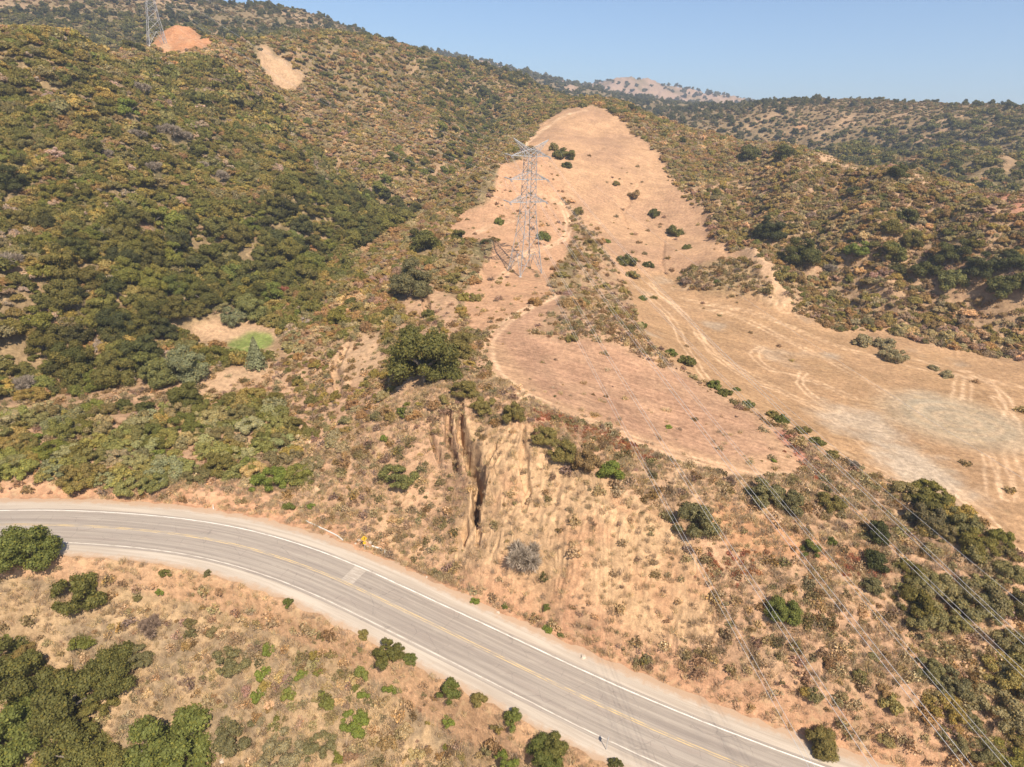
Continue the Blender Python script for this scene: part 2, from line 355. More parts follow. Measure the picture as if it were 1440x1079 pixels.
# the deep gullies beside the big oak, and lesser ones
def carve(pts, wid, dep, lip=0.0):
    global GZ
    P = [at(a, b) for a, b in pts]
    xs = [p[0] for p in P]; ys = [p[1] for p in P]
    sel = (GX > min(xs) - 12) & (GX < max(xs) + 12) & (GY > min(ys) - 12) & (GY < max(ys) + 12)
    x = GX[sel]; y = GY[sel]
    x = x + .7 * fbm(x / 2.2, y / 2.2, 3, 61); y = y + .5 * fbm(x / 2.5 + 9, y / 2.5, 3, 62)
    d, a = line_d(x, y, P)
    w = wid * (.55 + .6 * np.sin(np.clip(a, 0, 1) * math.pi) )
    prof = np.exp(-(d / w) ** 6) * np.sin(np.clip(a * .94 + .04, 0, 1) * math.pi) ** .6
    g = GZ[sel]; g = g - dep * prof + lip * np.exp(-((d - w * 1.7) / (w * .7)) ** 2); GZ[sel] = g
carve([(648,560),(646,585),(649,612),(660,636),(669,658),(674,680),(673,705),(668,735)], .85, 5.2, .35)
carve([(676,655),(677,678),(674,708),(669,738)], .7, 3.0, 0)
carve([(629,570),(631,612),(637,640),(645,668)], .6, 3.6, .3)
carve([(697,625),(692,642),(682,660),(676,672)], .45, 2.0, .2)
carve([(605,598),(606,618),(618,640),(621,652)], .45, 1.7, .2)
carve([(738,600),(735,640),(742,690),(735,720)], .6, 1.1)
carve([(657,728),(654,745),(651,768)], .45, 1.8)
carve([(671,728),(672,750),(676,768)], .4, 1.2)
carve([(765,845),(790,880),(815,905),(840,925)], .6, 1.2)
carve([(478,560),(470,520),(488,486)], 1.0, 1.6, .5)
carve([(905,250),(875,300),(890,330)], .6, .8)
carve([(935,330),(930,370),(945,400)], .7, .7)
carve([(1205,410),(1240,430),(1262,465)], 1.4, 1.8, .6)
carve([(415,600),(430,650),(440,690)], .8, 1.0, .2)
carve([(590,395),(600,430),(590,450)], .9, 1.4)
# low rocky mounds by the flat
def mound(px, py, h, rx, ry=None):
    global GZ
    p = at(px, py); ry = ry or rx
    GZ += h * np.exp(-(((GX - p[0]) / rx) ** 2 + ((GY - p[1]) / ry) ** 2))
drib = line_d(GX, GY, [at(1048,362), at(1078,398), at(1106,430)])[0]; GZ += 2.8 * np.exp(-(drib / 2.6) ** 2)
R_RIB = wpoly([(950,400),(968,380),(1008,370),(1043,364),(1070,392),(1102,432),(1060,420),(1000,416)])
GZ += soft(in_poly(GX, GY, R_RIB), 4) * (1.3 + 1.6 * ridged(GX / 7, GY / 7, 3, 91))
mound(1240,484,1.6,9,6); mound(1225,425,2.5,9,10); mound(1075,372,2.2,5,12)
# road bench
ZR = np.interp(SI, np.arange(len(road_c)), road_c[:, 2])
wr = np.where(SD > 0, sstep(UPW + 3.2, UPW + .3, SD), sstep(LOW - 2.6, LOW - .3, SD))
wr = np.where(np.abs(SD) < 60, wr, 0)
GZ = GZ * (1 - wr) + (ZR - .10) * wr
# a toe ditch / berm on the bank side
GZ += .25 * np.exp(-((SD - 9.3) / .8) ** 2) * (A2 + .4)
# ============================================================ materials
def mat_new(name):
    m_ = bpy.data.materials.new(name); m_.use_nodes = True; nt = m_.node_tree
    b = nt.nodes['Principled BSDF']; b.inputs['Roughness'].default_value = .9
    b.inputs['Specular IOR Level'].default_value = .15
    return m_, nt, b
def N(nt, kind, **kw):
    n_ = nt.nodes.new(kind)
    for k, v in kw.items():
        if isinstance(k, str) and hasattr(n_, k): setattr(n_, k, v)
    return n_
def mathn(nt, op, a, b=None, c=None, clamp=False):
    n_ = nt.nodes.new('ShaderNodeMath'); n_.operation = op; n_.use_clamp = clamp
    for i, v in enumerate((a, b, c)):
        if v is None: continue
        if isinstance(v, (int, float)): n_.inputs[i].default_value = v
        else: nt.links.new(v, n_.inputs[i])
    return n_.outputs[0]
def mixc(nt, fac, a, b, mode='MIX'):
    n_ = nt.nodes.new('ShaderNodeMix'); n_.data_type = 'RGBA'; n_.blend_type = mode
    for i, v in ((0, fac), (6, a), (7, b)):
        if isinstance(v, (int, float)): n_.inputs[i].default_value = v
        elif isinstance(v, tuple): n_.inputs[i].default_value = (*v[:3], 1)
        else: nt.links.new(v, n_.inputs[i])
    return n_.outputs[2]
def noise(nt, vec, scale, detail=4, rough=.55, dist=0):
    n_ = nt.nodes.new('ShaderNodeTexNoise'); n_.inputs['Scale'].default_value = scale
    n_.inputs['Detail'].default_value = detail; n_.inputs['Roughness'].default_value = rough; n_.inputs['Distortion'].default_value = dist
    if vec is not None: nt.links.new(vec, n_.inputs['Vector'])
    return n_.outputs[0]
def ramp(nt, fac, a, b, lo=0, hi=1):
    n_ = nt.nodes.new('ShaderNodeMapRange'); n_.interpolation_type = 'SMOOTHSTEP'
    n_.inputs[1].default_value = a; n_.inputs[2].default_value = b; n_.inputs[3].default_value = lo; n_.inputs[4].default_value = hi
    nt.links.new(fac, n_.inputs[0]); return n_.outputs[0]
def mapping(nt, vec, rot=0, scale=(1, 1, 1)):
    n_ = nt.nodes.new('ShaderNodeMapping'); n_.inputs['Rotation'].default_value = (0, 0, rot); n_.inputs['Scale'].default_value = scale
    nt.links.new(vec, n_.inputs[0]); return n_.outputs[0]

# ---- ground: the vertex colour says which soil or litter lies where; nodes add grain, stones, straw and wear
MAT_GROUND, nt, bs = mat_new('ground_soil')
geo = N(nt, 'ShaderNodeNewGeometry'); pos = geo.outputs['Position']
at1 = N(nt, 'ShaderNodeAttribute'); at1.attribute_name = 'soil'
soil = at1.outputs['Color']; scrubby = at1.outputs['Alpha']
pa, pb = at(740, 560), at(1040, 668)
dirf = math.atan2(pb[1] - pa[1], pb[0] - pa[0])
streak_v = mapping(nt, pos, 0, (1, 1, 1))
mp = nt.nodes.new('ShaderNodeVectorRotate'); mp.rotation_type = 'Z_AXIS'; mp.inputs['Angle'].default_value = -dirf
nt.links.new(pos, mp.inputs[0])
sv = mapping(nt, mp.outputs[0], 0, (.035, .9, .3))
s1 = noise(nt, sv, 1.0, 6, .62, .35)
n1 = noise(nt, pos, .16, 5, .6); n2 = noise(nt, pos, 1.1, 5, .65); n3 = noise(nt, pos, 5.5, 4, .7)
v = mathn(nt, 'MULTIPLY', ramp(nt, n1, .3, .7, .86, 1.12), ramp(nt, n2, .3, .72, .74, 1.2))
v = mathn(nt, 'MULTIPLY', v, ramp(nt, n3, .25, .75, .80, 1.18))
sm = mathn(nt, 'SUBTRACT', 1.0, scrubby)
stv = ramp(nt, s1, .34, .66, .86, 1.17)
v = mathn(nt, 'MULTIPLY', v, mathn(nt, 'ADD', mathn(nt, 'MULTIPLY', sm, mathn(nt, 'SUBTRACT', stv, 1.0)), 1.0))
vv = N(nt, 'ShaderNodeCombineXYZ')
for i in range(3): nt.links.new(v, vv.inputs[i])
c = mixc(nt, 1.0, soil, vv.outputs[0], 'MULTIPLY')
# straw patches, rusty dead litter, grey twigs on scrubby ground
st = mathn(nt, 'MULTIPLY', ramp(nt, noise(nt, pos, .55, 6, .7, .6), .52, .64), mathn(nt, 'MULTIPLY', scrubby, .55))
c = mixc(nt, st, c, (.41, .285, .155))
li = mathn(nt, 'MULTIPLY', ramp(nt, noise(nt, mapping(nt, pos, 0, (1, 1, .4)), 1.9, 5, .75, .4), .56, .68), mathn(nt, 'MULTIPLY', scrubby, .6))
c = mixc(nt, li, c, (.20, .145, .085))
vo = N(nt, 'ShaderNodeTexVoronoi'); vo.inputs['Scale'].default_value = 1.6; nt.links.new(pos, vo.inputs['Vector'])
peb = mathn(nt, 'MULTIPLY', ramp(nt, vo.outputs['Distance'], .10, .16, 1, 0), ramp(nt, n2, .5, .6, 0, .5))
c = mixc(nt, peb, c, (.27, .20, .13))
nt.links.new(c, bs.inputs['Base Color'])
bu = N(nt, 'ShaderNodeBump'); bu.inputs['Strength'].default_value = .8; bu.inputs['Distance'].default_value = .28
hh = mathn(nt, 'ADD', mathn(nt, 'MULTIPLY', n2, .8), mathn(nt, 'MULTIPLY', n3, .35))
hh = mathn(nt, 'MULTIPLY', hh, ramp(nt, scrubby, 0, 1, .35, 1.0))
nt.links.new(hh, bu.inputs['Height']); nt.links.new(bu.outputs[0], bs.inputs['Normal'])
bs.inputs['Roughness'].default_value = 1.0; bs.inputs['Specular IOR Level'].default_value = .05

# ============================================================ ground colours in world space
SOIL = np.array([.40, .242, .142]); STRAW = np.array([.425, .272, .157]); SAND = np.array([.445, .295, .168]); ORANGE = np.array([.425, .22, .11])
REDV = np.array([.27, .115, .075]); LITTER = np.array([.135, .108, .05]); GREY = np.array([.36, .285, .205]); PINK = np.array([.34, .18, .108])
fl = lambda s, o=4, sd_=0: fbm(GX / s, GY / s, o, 80 + sd_)
def mx(C, col, w): return C * (1 - w[..., None]) + np.asarray(col) * w[..., None]
PALE0 = STRAW * 1.25
C = np.broadcast_to(SOIL, GX.shape + (3,)).copy()
ALPHA = np.ones(GX.shape)
C = mx(C, STRAW, sstep(-.1, .35, fl(14, 4, 1)) * .6)
vegh = sstep(120, 200, RR) * (1 - np.maximum(SMOOTH, 0)) 
vegh = np.where((GX > 20) & (RR < 330), vegh * .35, vegh)
C = mx(C, LITTER, vegh * (.74 + .26 * sstep(-.2, .3, fl(22, 4, 2))) * sstep(.66, .25, fl(13, 4, 3)))
C = mx(C, REDV * 1.3, vegh * sstep(.28, .5, fl(18, 4, 4)) * .45)
m = soft(in_w(GX, GY, R_BROWN, .02), 6); C = mx(C, SOIL * np.array([.85, .82, .75]), m * sstep(-.2, .35, fl(10, 4, 31)) * .35)
farw = sstep(420, 700, RR)
C = mx(C, np.array([.19, .14, .075]), farw * .65)
C = mx(C, np.array([.34, .22, .135]), farw * sstep(.12, .4, fl(60, 5, 5)) * .7)
C = mx(C, np.array([.20, .135, .07]), farw * sstep(0, 90, GX - RR * .22) * .85)
C = mx(C, np.array([.36, .24, .17]), sstep(1250, 1500, RR) * sstep(-.35, .1, fl(90, 5, 25)) * .9)
def P_(poly, n=3): return soft(in_w(GX, GY, poly, .012), n)
m = soft(BARE, 3); C = mx(C, STRAW * np.array([1.0, .93, .89]), m); C = mx(C, SOIL * np.array([.86, .84, .84]), m * sstep(-.15, .35, fl(30, 4, 21)) * .8); ALPHA *= 1 - .6 * m
C = mx(C, ORANGE * np.array([.80, .93, .95]), m * soft((GZ < 22), 6) * (.75 + .25 * sstep(-.2, .4, fl(24, 4, 6))))
C = mx(C, GREY, m * soft((GZ < 22), 6) * sstep(.2, .5, fl(20, 4, 7)) * .55)
m = soft(TERR, 6); C = mx(C, PINK * np.array([1.04, 1.12, 1.12]), m * (.62 + .38 * sstep(-.3, .3, fl(9, 4, 8)))); ALPHA *= 1 - .85 * m
dterr, _ = line_d(GX, GY, [at(690, 490), at(745, 560), at(880, 618), at(1040, 662), at(1125, 652), at(1090, 600)])
C = mx(C, STRAW * np.array([1.0, .95, .92]), m * sstep(5, 1.5, dterr) * .7)
m = soft(TOWR, 3); C = mx(C, SOIL * np.array([1.06, 1.0, .96]), m); ALPHA *= 1 - .45 * m
C = mx(C, SAND * np.array([1, .97, .92]), P_(R_CLIFF, 4) * .8); C = mx(C, SOIL * np.array([1.05, .92, .85]), P_(R_CLIFF, 4) * sstep(0, .4, fl(7, 3, 9)) * .6)
m = P_(R_CLIFF, 4); ALPHA = ALPHA * (1 - m * .4)
C = mx(C, ORANGE, P_(R_ORANGE, 5) * .8)
for R, k, w in ((R_SCAR, STRAW * 1.0, .95), (R_SCAR2, ORANGE * 1.1, .5), (R_HILLO, ORANGE * np.array([.95, .85, .8]), 1), (R_RED, REDV * 1.5, .75), (R_PATH, STRAW, .8), (R_CLEAR, STRAW, .95),
                (R_GREEN, (.17, .215, .05), .9), (R_CLEAR2, STRAW, .9), (R_SPURCLIFF, STRAW * .97, .9), (R_PALE, SOIL * 1.05, .8), (R_PALE2, SOIL * np.array([1.08, 1, 1]), .7)):
    m = P_(R, 2); C = mx(C, k, m * w); ALPHA = np.where(m > .3, ALPHA * .6, ALPHA)
C = mx(C, STRAW * np.array([.95, .85, .85]), soft(in_poly(GX, GY, R_HILLO), 2) * sstep(-.1, .3, fl(9, 4, 33)) * .55)
C = mx(C, LITTER * 1.5, soft(in_poly(GX, GY, R_RIB), 3) * .5); C = mx(C, PALE0, sstep(3.2, 1.2, drib) * .8)
# reddish weeds beside the track
d, _ = line_d(GX, GY, [at(762, 583), at(820, 600), at(870, 622), at(905, 640)])
C = mx(C, REDV * 1.15, sstep(2.6, .8, d + 1.1 * fl(2.2, 3, 10)) * .9)
d, _ = line_d(GX, GY, [at(1105, 612), at(1135, 640), at(1150, 668)]); C = mx(C, REDV * 1.4, sstep(2.6, .6, d + 1.4 * fl(2.5, 3, 11)) * .8)
# bare pinkish soil verges along the road
m = sstep(UPW + 5, UPW + 1.5, SD) * (SD > 0) * (np.abs(SD) < 50); C = mx(C, SOIL * np.array([1.08, .97, .93]), m * .8 * sstep(.5, 0, fl(3, 3, 12)))
m = sstep(LOW - 4, LOW - 1, SD) * (SD < 0) * (np.abs(SD) < 50); C = mx(C, ORANGE * np.array([.98, 1.12, 1.15]), m * .5 * sstep(.5, 0, fl(3, 3, 13)))
# below the road: straw, grey duff and bare streaks running downhill
low = (SD < LOW - 2) & (RR < 130)
C = mx(C, STRAW * np.array([.80, .86, .80]), low * .8); C = mx(C, np.array([.215, .155, .095]), low * sstep(-.12, .22, fl(4, 4, 14)) * .8)
# vehicle tracks: two pale ruts each
def ruts(pts, col, w=.45, gauge=.85, k=.8, wob=.5, pair=True):
    global C
    P = [at(a, b) for a, b in pts]
    P = catmull(np.array(P), 3.0)
    xs = P[:, 0]; ys = P[:, 1]
    sel = (GX > xs.min() - 5) & (GX < xs.max() + 5) & (GY > ys.min() - 5) & (GY < ys.max() + 5)
    d, _ = line_d(GX[sel], GY[sel], P.tolist()); d = d + wob * fl(6, 3, 15)[sel]
    wd = np.maximum(w, RR[sel] * .0022)
    q = np.exp(-((d - gauge) / wd) ** 2) if pair else np.exp(-(d / wd) ** 2)
    C[sel] = mx(C[sel], col, q * k * np.clip(.75 + .9 * fl(11, 3, 16)[sel], .25, 1))
PALE = STRAW * np.array([1.58, 1.64, 1.7])
ruts([(795,412),(760,425),(725,445),(697,468),(686,492),(700,525),(740,560),(800,590),(880,622),(960,652),(1040,671),(1105,668)], PALE, .55, .9, .9)
ruts([(700,530),(760,565),(840,596),(920,628),(1000,652),(1060,660)], PALE, .35, .8, .5)
ruts([(700,395),(735,360),(775,345),(797,330),(798,308),(785,285),(762,275)], PALE, .6, .9, .85)
ruts([(665,330),(690,318),(720,310)], PALE, .6, .9, .6); ruts([(795,412),(840,405),(900,405),(950,430)], PALE, .5, .9, .5)
ruts([(735,205),(757,188),(790,165),(822,156)], PALE, .8, 1.2, .9)
for t_ in ([(900,405),(945,450),(965,490),(1000,540),(1060,575),(1130,610),(1210,650),(1290,690),(1370,740),(1440,780)],
           [(915,400),(960,440),(1010,500),(1090,545),(1170,590),(1230,640),(1300,690),(1400,760)],
           [(940,425),(1020,440),(1110,480),(1190,520),(1260,560),(1330,600)],
           [(960,420),(1060,440),(1160,480),(1240,505),(1330,525),(1440,545)],
           [(980,470),(1030,520),(1120,560),(1200,590),(1290,640),(1340,690),(1400,740)],
           [(1290,640),(1330,680),(1380,720),(1440,790)],[(1385,620),(1420,580),(1400,545),(1350,520),(1250,500)],
           [(1420,640),(1428,600),(1400,560)],[(1385,640),(1392,660),(1398,700)],[(1400,632),(1412,668),(1418,700)],[(1415,630),(1428,660),(1440,700)],[(1430,620),(1440,660)],
           [(1070,490),(1060,500),(1085,520),(1140,535),(1200,560)],[(1130,525),(1125,540),(1160,570),(1230,600)],[(1350,530),(1345,560)],[(1362,532),(1360,562)],[(1060,395),(1082,420),(1108,438)]):
    ruts(t_, PALE, .24, .8, .7, .7)
pc = at(1345, 590)
dd = np.hypot(GX - pc[0], (GY - pc[1])) + .8 * fl(9, 3, 17)
m = sstep(19, 8, dd) * BARE; C = mx(C, GREY * np.array([.95, 1.0, .95]), m * .7); ALPHA = np.maximum(ALPHA, m * .8)
C = mx(C, PALE * .85, m * .32 * (.5 + .5 * np.cos(dd * 1.7)) ** 2)
p2 = at(1210, 595); m = sstep(12, 4, np.hypot(GX - p2[0], GY - p2[1]) + 5 * fl(6, 3, 18)) * BARE; C = mx(C, GREY * 1.08, m * .7)
p2 = at(1290, 660); m = sstep(9, 3, np.hypot(GX - p2[0], (GY - p2[1]) * .6) + 4 * fl(4, 3, 19)) * BARE; C = mx(C, GREY * 1.15, m * .8)
FARPATHS = []
# narrow firebreaks and bare paths far off
def path(pts, w, col, k=.85, far=None):
    global C; FARPATHS.append(([at(a, b, far) for a, b in pts], w))
    P = [at(a, b, far) for a, b in pts]; d, _ = line_d(GX, GY, P)
    C = mx(C, col, sstep(w * 1.3, w * .3, d + w * 1.1 * fl(max(w * 2.5, 7), 4, 20)) * k * .75)
path([(1310,176),(1350,165),(1385,153)], 3.5, STRAW); path([(1258,165),(1300,153)], 4, STRAW); path([(1185,172),(1205,160)], 5, STRAW); path([(1085,166),(1088,160)], 7, STRAW)
path([(1150,190),(1200,172)], 4, STRAW); path([(1100,188),(1140,176)], 3, ORANGE); path([(1180,232),(1230,240)], 3, STRAW); path([(1395,210),(1420,235)], 6, SOIL, .6); path([(1140,262),(1150,280)], 2, SOIL, .6); path([(800,128),(868,122)], 14, np.array([.40,.27,.2]))
path([(1110,156),(1116,152)], 6, STRAW); path([(1290,200),(1330,182)], 3, SOIL); path([(1055,178),(1066,172)], 4, STRAW)
path([(180,190),(150,230)], 1.5, SOIL); path([(195,66),(240,74),(285,78)], 3, STRAW, .9, 480); path([(590,88),(575,105),(560,110)], 1.5, SOIL, .6)
path([(744,122),(758,135)], 1.2, STRAW); path([(540,225),(560,215),(590,190)], 2, SOIL, .5); path([(235,0),(262,6)], 9, STRAW, .9)
path([(420,255),(450,230),(480,205)], 1.5, SOIL, .5); path([(600,255),(612,243),(620,230)], 2.5, SOIL * 1.05, .7); path([(555,258),(566,235)], 1.6, SOIL, .6)
path([(130,228),(150,233)], 2, ORANGE, .7); path([(25,385),(45,395)], 2, ORANGE, .8); path([(310,280),(335,295)], 2, SOIL, .8); path([(645,215),(640,228)], 1.5, ORANGE, .7)
path([(395,575),(425,605),(440,650),(445,690)], .9, PALE * .95, .8); path([(185,590),(200,610),(192,640)], 1.1, PALE * .9, .8)
C = np.clip(C, 0, .8)

V = np.stack([GX, GY, GZ], -1).reshape(-1, 3)
ii = np.arange(NR * NA).reshape(NR, NA)
q = np.stack([ii[:-1], ii[1:], np.roll(ii, -1, 1)[1:], np.roll(ii, -1, 1)[:-1]], -1).reshape(-1, 4)
def fast_mesh(name, V, F):
    me = bpy.data.meshes.new(name); V = np.asarray(V, np.float32); F = np.asarray(F, np.int32); k = F.shape[1]
    me.vertices.add(len(V)); me.vertices.foreach_set('co', V.ravel())
    me.loops.add(F.size); me.loops.foreach_set('vertex_index', F.ravel())
    me.polygons.add(len(F)); me.polygons.foreach_set('loop_start', np.arange(0, F.size, k, dtype=np.int32))
    me.update(calc_edges=True); return me
me = fast_mesh('ground', V, q[:, ::-1])
me.polygons.foreach_set('use_smooth', np.ones(len(q), bool))
ca = me.color_attributes.new('soil', 'FLOAT_COLOR', 'POINT')
ca.data.foreach_set('color', np.concatenate([C, ALPHA[..., None]], -1).astype(np.float32).ravel())
me.materials.append(MAT_GROUND)
def obj(name, me, parent=None, kind=None, label=None, cat=None, group=None):
    o = bpy.data.objects.new(name, me); COL.objects.link(o)
    if parent is not None: o.parent = parent
    if kind: o['kind'] = kind
    if label: o['label'] = label
    if cat: o['category'] = cat
    if group: o['group'] = group
    return o
obj('ground', me, kind='structure', label='dry hills, bare terrace, wide dirt flat and eroded cut bank above the road')
# ============================================================ the road
def strip(name, a, b, lift, mat, parent, s0=0, s1=None, n=2, edge=None, dz=None):
    """a ribbon along the alignment between offsets a and b"""
    s1 = s1 or len(road_c) - 1
    idx = np.arange(s0, s1 + 1); off = np.linspace(0, 1, n)
    A_ = np.full(len(idx), a) if np.isscalar(a) else a[idx]; B_ = np.full(len(idx), b) if np.isscalar(b) else b[idx]
    O = A_[:, None] * (1 - off) + B_[:, None] * off
    X = road_c[idx, 0][:, None] + nor[idx, 0][:, None] * O; Y = road_c[idx, 1][:, None] + nor[idx, 1][:, None] * O
    crown = -np.abs(O) * .012
    Z = road_c[idx, 2][:, None] + lift + crown
    V = np.stack([X, Y, Z], -1).reshape(-1, 3); k = np.arange(len(idx) * n).reshape(len(idx), n)
    F = np.stack([k[:-1, :-1], k[1:, :-1], k[1:, 1:], k[:-1, 1:]], -1).reshape(-1, 4)
    me = fast_mesh(name, V, F)
    uv = me.uv_layers.new(name='UVMap'); U = np.stack([np.broadcast_to(idx[:, None], O.shape), O], -1).reshape(-1, 2)
    uv.data.foreach_set('uv', U[F.ravel()].astype(np.float32).ravel())
    me.materials.append(mat); me.polygons.foreach_set('use_smooth', np.ones(len(F), bool))
    return obj(name, me, parent, kind='structure' if parent is None else None)
MAT_ASPH, nt, bs = mat_new('worn_asphalt')
uvn = N(nt, 'ShaderNodeUVMap'); uvv = uvn.outputs[0]
sepu = N(nt, 'ShaderNodeSeparateXYZ'); nt.links.new(uvv, sepu.inputs[0])
lv = mapping(nt, uvv, 0, (.03, 2.6, 1)); n1 = noise(nt, lv, 1, 5, .6, .2)
n2 = noise(nt, mapping(nt, uvv, 0, (.12, .9, 1)), 1, 5, .6); n3 = noise(nt, uvv, 6, 4, .7); n4 = noise(nt, mapping(nt, uvv, 0, (.35, 3.2, 1)), 1, 6, .7, .5)
# wheel paths are worn smooth and a little darker; the middle of each lane is pale and dusty
av = mathn(nt, 'ABSOLUTE', sepu.outputs[1]); wp = mathn(nt, 'ABSOLUTE', mathn(nt, 'SUBTRACT', av, 1.9))
wpath = ramp(nt, mathn(nt, 'ABSOLUTE', mathn(nt, 'SUBTRACT', wp, .85)), .1, .55, .3, 0)
c = mixc(nt, ramp(nt, n1, .36, .66), (.255, .212, .172), (.37, .312, .25))
c = mixc(nt, ramp(nt, n4, .5, .72, 0, .6), c, (.43, .36, .28))
c = mixc(nt, wpath, c, (.22, .182, .15))
c = mixc(nt, ramp(nt, n2, .5, .72, 0, .45), c, (.26, .20, .165))
c = mixc(nt, ramp(nt, n3, .3, .7, 0, .22), c, (.36, .30, .235))
n5 = noise(nt, mapping(nt, uvv, 0, (.045, .35, 1)), 1, 5, .65, .6); c = mixc(nt, ramp(nt, n5, .5, .68, 0, .4), c, (.22, .18, .15))
vc = N(nt, 'ShaderNodeTexVoronoi'); vc.feature = 'DISTANCE_TO_EDGE'; vc.inputs['Scale'].default_value = .38; dn = nt.nodes.new('ShaderNodeMixRGB'); dn.inputs[0].default_value = .25; nt.links.new(uvv, dn.inputs[1])
nz = nt.nodes.new('ShaderNodeTexNoise'); nz.inputs['Scale'].default_value = 1.2; nt.links.new(uvv, nz.inputs['Vector']); nt.links.new(nz.outputs['Color'], dn.inputs[2]); nt.links.new(dn.outputs[0], vc.inputs['Vector'])
c = mixc(nt, mathn(nt, 'MULTIPLY', ramp(nt, vc.outputs['Distance'], .003, .016, .3, 0), ramp(nt, n2, .45, .55)), c, (.10, .085, .075))
nt.links.new(c, bs.inputs['Base Color'])
bu = N(nt, 'ShaderNodeBump'); bu.inputs['Strength'].default_value = .25; bu.inputs['Distance'].default_value = .02; nt.links.new(n3, bu.inputs['Height']); nt.links.new(bu.outputs[0], bs.inputs['Normal'])
MAT_SHO, nt, bs = mat_new('gravel_shoulder')
uvn = N(nt, 'ShaderNodeUVMap'); uvv = uvn.outputs[0]
n1 = noise(nt, mapping(nt, uvv, 0, (.06, 1.4, 1)), 1, 5, .6, .3); n3 = noise(nt, uvv, 9, 4, .75)
sv_ = N(nt, 'ShaderNodeSeparateXYZ'); nt.links.new(uvv, sv_.inputs[0]); edge_ = mathn(nt, 'ADD', mathn(nt, 'ABSOLUTE', sv_.outputs[1]), mathn(nt, 'MULTIPLY', noise(nt, uvv, .9, 6, .75), 3.0))
c = mixc(nt, ramp(nt, n1, .35, .65), (.385, .315, .245), (.50, .42, .33)); c = mixc(nt, ramp(nt, edge_, 7.0, 8.3, 0, .85), c, (.42, .27, .165)); c = mixc(nt, ramp(nt, n3, .3, .75, 0, .3), c, (.33, .265, .19))
nt.links.new(c, bs.inputs['Base Color'])
bu = N(nt, 'ShaderNodeBump'); bu.inputs['Strength'].default_value = .5; bu.inputs['Distance'].default_value = .04; nt.links.new(n3, bu.inputs['Height']); nt.links.new(bu.outputs[0], bs.inputs['Normal'])
def paint(name, col, wear):
    m_, nt, bs = mat_new(name); uvn = N(nt, 'ShaderNodeUVMap'); uvv = uvn.outputs[0]
    n1 = noise(nt, mapping(nt, uvv, 0, (.5, 5, 1)), 1, 6, .7)
    c = mixc(nt, ramp(nt, n1, wear - .1, wear + .12), (.32, .265, .21), col); nt.links.new(c, bs.inputs['Base Color']); return m_
MAT_WHITE = paint('white_road_paint', (.74, .67, .57), .42); MAT_FAINT = paint('faded_white_paint', (.62, .54, .44), .46); MAT_YEL = paint('yellow_road_paint', (.60, .42, .19), .49)
MAT_PATCH = paint('pale_patch', (.45, .38, .305), .5)
road = bpy.data.objects.new('road', None); COL.objects.link(road); road['kind'] = 'structure'
road['label'] = 'two lane asphalt road bending below the cut bank'
SA = np.arange(len(road_c))
def jag(s, amp, seed): return s + amp * fbm(SA / 3.1, SA * 0 + seed, 3, seed)
strip('asphalt', LOW + 2.3, UPW - 2.9, 0, MAT_ASPH, road, n=9)
strip('gravel_shoulder', UPW - 2.9, jag(UPW + .1, 1.5, 3), -.006, MAT_SHO, road, n=5)
strip('gravel_shoulder', jag(LOW - .0, 1.1, 5), LOW + 2.3, -.006, MAT_SHO, road, n=5)
strip('edge_line', 3.75, 3.93, .008, MAT_WHITE, road); strip('edge_line', -4.08, -3.92, .008, MAT_FAINT, road)
strip('centre_line', .08, .22, .008, MAT_YEL, road); strip('centre_line', -.22, -.08, .008, MAT_YEL, road)
_, i0 = road_sd(*[np.array([k]) for k in at(503, 812)[:2]])
i0 = int(i0[0]); strip('pale_asphalt_patch', .3, 3.7, .005, MAT_PATCH, road, s0=i0 - 1, s1=i0 + 1)
# ============================================================ foliage shapes
def foliage_material(name, var=.35, transl=.33):
    m_, nt, bs = mat_new(name)
    ti = N(nt, 'ShaderNodeAttribute'); ti.attribute_type = 'INSTANCER'; ti.attribute_name = 'tint'
    lf = N(nt, 'ShaderNodeAttribute'); lf.attribute_name = 'leaf'
    sp = N(nt, 'ShaderNodeSeparateColor'); nt.links.new(lf.outputs['Color'], sp.inputs[0])
    v = mathn(nt, 'ADD', mathn(nt, 'MULTIPLY', sp.outputs[0], 2 * var), 1 - var)
    vv = N(nt, 'ShaderNodeCombineXYZ')
    for i in range(3): nt.links.new(v, vv.inputs[i])
    c = mixc(nt, 1.0, ti.outputs['Color'], vv.outputs[0], 'MULTIPLY')
    c = mixc(nt, mathn(nt, 'MULTIPLY', sp.outputs[1], .45), c, mixc(nt, 1.0, c, (1.75, 1.35, .75), 'MULTIPLY'))
    nt.links.new(c, bs.inputs['Base Color']); bs.inputs['Roughness'].default_value = .62; bs.inputs['Specular IOR Level'].default_value = .22
    tr = N(nt, 'ShaderNodeBsdfTranslucent'); nt.links.new(mixc(nt, 1.0, c, (1.2, 1.25, .7), 'MULTIPLY'), tr.inputs[0])
    ms = N(nt, 'ShaderNodeMixShader'); ms.inputs[0].default_value = transl
    out = nt.nodes['Material Output']; nt.links.new(bs.outputs[0], ms.inputs[1]); nt.links.new(tr.outputs[0], ms.inputs[2]); nt.links.new(ms.outputs[0], out.inputs[0])
    return m_
MAT_LEAF = foliage_material('foliage'); MAT_DRY = foliage_material('dry_stems', .4, .1)
MAT_BARK, nt, bs = mat_new('bark'); bs.inputs['Base Color'].default_value = (.16, .125, .095, 1)
g_ = N(nt, 'ShaderNodeNewGeometry'); nt.links.new(mixc(nt, noise(nt, g_.outputs['Position'], 7, 4, .7), (.09, .07, .05), (.27, .22, .17)), bs.inputs['Base Color'])

